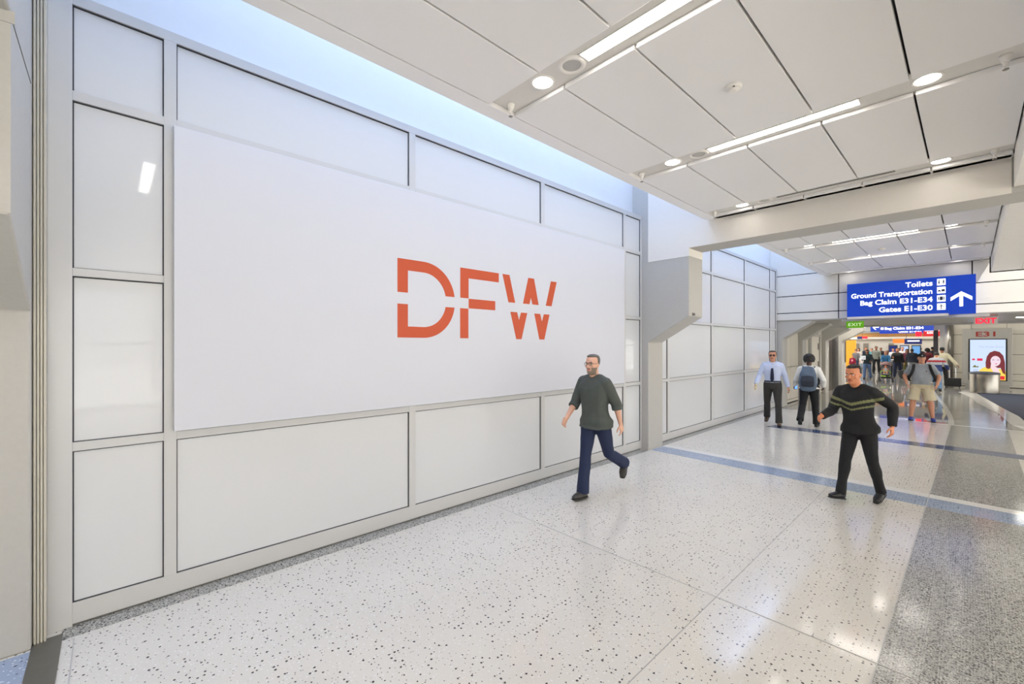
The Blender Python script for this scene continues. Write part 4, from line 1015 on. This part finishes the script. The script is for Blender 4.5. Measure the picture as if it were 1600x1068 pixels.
# --- the crowd
C_ = lambda n, rgb, **k: dict(name=n, rgb=rgb, **k)
J = lambda n, rgb, **k: dict(kind='trousers', name=n, rgb=rgb, hem=.075, **k)
JEAN = J('blue_jeans', (74, 96, 132)); BLKT = J('black_slacks', (24, 24, 26)); DJ = J('dark_jeans', (44, 52, 76)); GREYT_ = J('grey_slacks', (128, 128, 128)); LJ = J('light_jeans', (150, 166, 182))
crowd = [  # photo x, foot y, height, turned (degrees from facing the viewer), skin, hair, hair colour, top, bottom, label, extra
 (1355, 592, 1.66, 0, 'brown', 'long', 'black', C_('dark_teal_top', (26, 40, 44), ease=.02), JEAN, 'woman in dark top and jeans holding a white paper at her chest', dict(rarm=(20, 10, 95, 28), larm=(12, 10, 60, 16), rhip=8, lhip=-10, lknee=16)),
 (1369, 583, 1.84, 0, 'brown', 'short', 'black', C_('olive_grey_shirt', (122, 126, 116)), BLKT, 'tall man in olive-grey shirt and black trousers behind the woman with the paper', dict(rhip=10, lhip=-8)),
 (1384, 590, 1.58, 0, 'tan', 'short', 'dark', C_('bright_blue_top', (46, 104, 146)), DJ, 'woman in bright blue top pushing the stroller', dict(rarm=(34, 6, 30, 4), larm=(34, 6, 30, 4), hyaw=-25, hpitch=-6, lean=5)),
 (1402, 590, 1.72, 8, 'warm', 'short', 'brown', C_('black_jacket', (24, 26, 30), ease=.03, piece='jacket'), DJ, 'bearded man in open black jacket and jeans beside the stroller', dict(beard=True, rhip=10, lhip=-12, lknee=18, rarm=(22, 18, 80, 24), larm=(-8, 14, 22, 0))),
 (1410, 583, 1.80, 0, 'tan', 'short', 'dark', C_('cream_shirt', (214, 208, 206)), GREYT_, 'man in pale cream shirt behind the black jacket', {}),
 (1417, 584, 1.66, 5, 'brown', 'long', 'black', C_('plum_yellow_top', (84, 28, 44)), J('olive_slacks', (92, 90, 44)), 'woman in dark plum top near the dark blue screen', {}),
 (1425, 588, 1.68, 180, 'dark', 'short', 'black', C_('black_navy_jacket', (18, 24, 38), ease=.04, piece='jacket'), J('pale_grey_slacks', (160, 160, 162)), 'broad person in black jacket and pale trousers seen from behind before the screens', dict(girth=1.15)),
 (1332, 583, 1.24, -6, 'warm', 'short', 'dark', C_('crimson_shirt', (138, 14, 46), mats2=[cloth('pink_print', (226, 150, 160))], colour=lambda c: 1 if (c.y > .05 and (c.x/.075)**2+((c.z-1.24)/.10)**2 < 1) else 0), J('black_slacks', (24, 24, 26)), 'child in crimson shirt with a pale print by the left columns', {}),
 (1341.5, 579, 1.70, 0, 'tan', 'long', 'brown', C_('cream_shawl', (206, 198, 184)), BLKT, 'woman in cream top with long brown hair behind the child', {}),
 (1342, 574, 1.80, 4, 'warm', 'short', 'dark', C_('red_jacket', (140, 34, 36), ease=.03, piece='jacket'), DJ, 'tall person in dark red jacket at the far left of the crowd', {}),
 (1348, 575, 1.80, -4, 'brown', 'short', 'black', C_('black_sweater', (22, 22, 26)), BLKT, 'man in black sweater between the red jacket and the woman with the paper', {}),
 (1347.5, 582, 1.24, 0, 'fair', 'long', 'brown', C_('white_tee', (222, 214, 206), sleeve='short'), LJ, 'child in white tee and light jeans next to the woman with the paper', {}),
 (1362, 580, 1.70, 0, 'tan', 'short', 'black', C_('teal_shirt', (64, 136, 146)), DJ, 'man in teal shirt just behind the woman with the paper', {}),
 (1361, 573, 1.78, 0, 'warm', 'short', 'black', C_('rust_shirt', (120, 60, 40)), BLKT, 'man in rust shirt at the back left of the crowd', {}),
 (1376.5, 577, 1.72, 0, 'brown', 'short', 'black', C_('near_black_coat', (30, 30, 36), ease=.03, piece='coat'), BLKT, 'person in near-black coat at the back between the olive shirt and the stroller', {}),
 (1390, 579, 1.80, 0, 'warm', 'buzz', 'brown', C_('brown_shirt', (104, 66, 50)), DJ, 'tall man in brown shirt at the back behind the blue top', {}),
 (1395.5, 582, 1.70, 6, 'tan', 'short', 'black', C_('white_blouse', (216, 212, 210)), GREYT_, 'person in white blouse between the blue top and the black jacket', {}),
 (1413.5, 577, 1.76, 0, 'brown', 'short', 'black', C_('wine_shirt', (74, 30, 36)), BLKT, 'man in wine shirt at the back by the dark blue screen', {}),
 (1449, 590, 1.72, 176, 'dark', 'afro', 'black', C_('maroon_jacket', (86, 20, 28), ease=.03, piece='jacket'), BLKT, 'person in maroon jacket with black hair just behind the polo man', {}),
 (1457, 582, 1.80, 180, 'brown', 'short', 'black', C_('charcoal_shirt', (58, 58, 62)), DJ, 'man in charcoal shirt farther back behind the maroon jacket', {}),
 (1463, 612, 1.62, 178, 'tan', 'short', 'black', C_('striped_rugby_shirt', (40, 56, 104), ease=.035, mats2=[cloth('stripe_red', (160, 40, 52)), cloth('stripe_grey', (176, 180, 188))], colour=lambda c: 1 if 1.30 < c.z < 1.39 else 2 if 1.19 < c.z <= 1.30 or c.z >= 1.39 else 0), J('washed_jeans', (104, 134, 168)), 'man in red, grey and navy banded shirt and washed jeans walking away', dict(girth=1.02, lean=10, rhip=-14, rknee=20, lhip=10, rarm=(-6, 30, 60, 20), larm=(10, 30, 60, 20), hpitch=14)),
 (1472, 604.5, 1.80, 183, 'brown', 'short', 'black', C_('sand_shirt', (190, 184, 158), ease=.03), BLKT, 'man in sand shirt walking away and pulling a black suitcase', dict(girth=1.0, rarm=(-18, 34, 10, 0), larm=(6, 12, 20, 0), rhip=10, lhip=-10)),
 (1336, 576, 1.66, 4, 'brown', 'long', 'black', C_('plum_coat', (60, 30, 44), ease=.03, piece='coat'), BLKT, 'woman in plum coat just beside the yellow wall', {}),
 (1337.5, 581, 1.62, -5, 'tan', 'bun', 'dark', C_('grey_hoodie', (110, 108, 108)), DJ, 'woman in grey hoodie with tied hair behind the crimson child', {}),
 (1353, 577, 1.74, 0, 'warm', 'short', 'black', C_('navy_fleece', (30, 36, 60)), BLKT, 'man in navy fleece over the shoulder of the woman with the paper', {}),
 (1366, 572, 1.76, 0, 'brown', 'short', 'black', C_('charcoal_coat', (44, 44, 48), ease=.03, piece='coat'), BLKT, 'person in charcoal coat far back between teal and olive shirts', {}),
 (1382, 573, 1.78, 0, 'brown', 'short', 'black', C_('dark_green_shirt', (38, 56, 46)), BLKT, 'man in dark green shirt far back above the stroller', {}),
 (1399, 573, 1.82, 0, 'tan', 'short', 'black', C_('slate_blue_shirt', (62, 74, 96)), DJ, 'tall man in slate blue shirt far back behind the black jacket', {}),
 (1406, 578, 1.70, 0, 'brown', 'long', 'black', C_('dark_red_cardigan', (96, 34, 38)), BLKT, 'woman in dark red cardigan between the black jacket and the cream shirt', {}),
 (1431, 577, 1.72, 180, 'tan', 'short', 'dark', C_('steel_blue_top', (70, 88, 116)), BLKT, 'person in steel blue top facing the pale blue screen', {}),
 (1438, 581, 1.74, 176, 'brown', 'short', 'black', C_('ink_jacket', (28, 32, 44), ease=.03, piece='jacket'), BLKT, 'person in ink blue jacket left of the polo man', {}),
]
INFO = []
for i, (px, fy, H, ang, sk, hr, hc, tp_, bt_, lab, ex) in enumerate(crowd):
    x, y = ground(px, fy)
    base = face_to(-x*.35, -y) if abs(ang) < 90 else face_to(0, -1)
    big = fy > 586
    kw = dict(rhip=8, lhip=-9, lknee=14, rarm=(-8, 10, 16, 2), larm=(10, 10, 20, 2), vox=.0115 if big else .014, detail=big and abs(ang) < 90, group='crowd in the passage') if True else {}
    if i % 2: kw.update(rhip=-9, rknee=14, lhip=8, lknee=4)
    kw.update(ex)
    INFO.append(person(lab, (x, y), base+D(ang), H, sk=sk, hair=hr, hairc=hc, top=tp_, bottom=bt_, **kw))
c, d_, w_, p_ = at_hand(INFO[0], 1, .05, .02)
pq = thing('sheet_of_paper', 'white sheet held at the chest by the woman in jeans', 'paper', (c.x-.02, c.y-.04, c.z+.02), 0)
obj('sheet', MB().box(-.15, .10, -.002, .002, -.10, .12), mat('white_paper', (228, 232, 238), .7), pq)

# --- suitcases
def suitcase(label, x, y, rz, rgb, w=.42, h=.34, d=.24, hh=.55, tilt=0, nm='fabric'):
    r = thing('suitcase', label, 'suitcase', (x, y, 0), rz)
    m_ = mat('case_%s_%d' % (nm, rgb[0]), rgb, .7, var=.15)
    obj('shell', MB().box(-w/2, w/2, -d/2, d/2, .05, .05+h), m_, r, bev=.03)
    obj('pocket', MB().box(-w*.4, w*.4, -d/2-.02, -d/2+.02, .09, .05+h*.8), m_, r, bev=.015)
    for sx in (-1, 1):
        obj('wheel', MB().lathe([(.02, -.015), (.03, -.01), (.03, .01), (.02, .015)], (sx*w*.4, d*.38, .03), 14, axis='x'), BLACKR, r)
        obj('wheel', MB().lathe([(.02, -.015), (.03, -.01), (.03, .01), (.02, .015)], (sx*w*.4, -d*.38, .03), 14, axis='x'), BLACKR, r)
    q = MB().tube([(-.1, d*.3, .05+h-.02), (-.1, d*.3, .05+h+hh), (.1, d*.3, .05+h+hh), (.1, d*.3, .05+h-.02)], [.019]*4, 8) if hh > .1 else MB().tube([(-.07, 0, .05+h-.01), (-.05, 0, .05+h+.03), (.05, 0, .05+h+.03), (.07, 0, .05+h-.01)], [.009]*4, 8)
    obj('pull_handle', q, mat('pale_aluminium', (240, 240, 240), .4, 0), r, smooth=True)
    return r
x, y = ground(1488.5, 605); suitcase('black suitcase with tall pale pull handle beside the steel post', x, y, .05, (20, 20, 22), .54, .38, .26, .46)
x, y = ground(1411.5, 591); suitcase('dark grey suitcase standing right of the man in the black jacket', x, y, .1, (52, 54, 54), .40, .42, .26, .03)
x, y = ground(1329, 588); suitcase('low black bag on wheels by the left columns', x, y, -.2, (24, 25, 30), .50, .32, .28, .03)

# --- stroller
x, y = ground(1384, 595.5)
st = thing('baby_stroller', 'black baby stroller with checked canopy and lime green trim', 'stroller', (x, y, 0), face_to(-x*.35, -y))
F = mat('stroller_frame', (40, 40, 42), .4, .5); FB = mat('stroller_fabric', (30, 30, 32), .85); LG = mat('lime_trim', (150, 190, 60), .7); CK = mat('canopy_check', (150, 118, 116), .85, var=.5, scale=22); GR = mat('grey_liner', (120, 122, 128), .8, var=.2)
fr = MB()
for sx in (-1, 1):
    fr.tube([(sx*.24, .26, .14), (sx*.23, .0, .45), (sx*.22, -.26, .86), (sx*.21, -.38, 1.0)], [.013]*4, 8)
    fr.tube([(sx*.25, -.28, .14), (sx*.23, .0, .45)], [.013]*2, 8)
fr.tube([(-.25, -.28, .14), (.25, -.28, .14)], [.011]*2, 8); fr.tube([(-.23, .0, .45), (.23, .0, .45)], [.01]*2, 8)
obj('frame', fr, F, st, smooth=True)
obj('push_bar', MB().tube([(-.21, -.38, 1.0), (-.12, -.42, 1.03), (.12, -.42, 1.03), (.21, -.38, 1.0)], [.017]*4, 10), FB, st, smooth=True)
q = MB().tube([(0, .24, .40), (0, .0, .38), (0, -.12, .50), (0, -.24, .82)], [(.19, .035)]*4, 14); me = remesh(q, .015, 2); link('seat', me, GR, st)
q = MB().tube([(0, .20, .22), (0, .0, .20), (0, -.22, .22)], [(.2, .05)]*3, 14, e=4); obj('basket', q, FB, st, smooth=True)
q = MB().tube([(-.2, .17, .45), (-.19, .25, .56), (0, .29, .58), (.19, .25, .56), (.2, .17, .45)], [.018]*5, 10); obj('bumper_bar', q, LG, st, smooth=True)
for sx in (-1, 1): obj('side_panel', MB().tube([(sx*.21, .16, .42), (sx*.21, -.04, .52), (sx*.20, -.2, .80)], [(.012, .08), (.012, .09), (.012, .07)], 10), FB, st, smooth=True)
obj('trim_patch', MB().tube([(-.16, .245, .30), (0, .265, .29), (.16, .245, .30)], [.03]*3, 10), LG, st, smooth=True)
obj('leg_rest', MB().box(-.17, .17, .22, .25, .16, .42), FB, st, bev=.01)
v = []; f = []; n = 14
for j in range(7):
    a = D(20+j*20)
    for k in range(n+1):
        b = PI*k/n; v.append((.25*math.cos(b), -.22+.32*math.cos(a)*math.sin(b)*1.0+.04, .80+.24*math.sin(b)*math.sin(a)+.02))
for j in range(6):
    for k in range(n): f.append((j*(n+1)+k, j*(n+1)+k+1, (j+1)*(n+1)+k+1, (j+1)*(n+1)+k))
q = MB().add(v, f); cn = obj('canopy', q, CK, st, smooth=True); sd_ = cn.modifiers.new('t', 'SOLIDIFY'); sd_.thickness = .012
for sx in (-1, 1):
    for yy in (.27, -.29):
        w_ = obj('wheel', MB().lathe([(.06, -.018), (.088, -.016), (.09, 0), (.088, .016), (.06, .018)], (sx*.27, yy, .09), 20, axis='x'), BLACKR, st, smooth=True)
        obj('hub', MB().lathe([(.03, -.022), (.03, .022)], (sx*.27, yy, .09), 12, axis='x'), STEEL, w_)
bb = thing('person', 'small child sitting inside the stroller under the canopy', 'person', (x, y, 0), face_to(-x*.35, -y))
q = MB(); q.tube([(0, -.03, .50), (0, -.08, .60), (0, -.12, .68)], [(.07, .06), (.08, .065), (.06, .05)], 14); q.ball((0, -.10, .79), (.065, .07, .08), 16)
for sx in (-1, 1):
    q.tube([(sx*.04, -.02, .49), (sx*.06, .14, .50), (sx*.06, .20, .38)], [.04, .034, .025], 10); q.tube([(sx*.07, -.11, .67), (sx*.11, -.03, .60), (sx*.07, .06, .60)], [.028, .024, .018], 10); q.ball((sx*.07, .07, .60), .02, 8)
link('body', remesh(q, .010, 1), skin('warm'), bb)
q = MB(); q.tube([(0, -.03, .49), (0, -.08, .60), (0, -.12, .69)], [(.085, .075), (.092, .078), (.07, .06)], 14); link('clothes', remesh(q, .012, 1), cloth('baby_grey', (150, 152, 160)), bb)
q = MB(); q.ball((0, -.115, .81), (.07, .068, .075), 14); obj('hair', q, mat('hair_brown', HAIRC['brown']), bb, smooth=True)
bpy.data.batch_remove(TRASH)
bpy.data.scenes.remove(WORK)
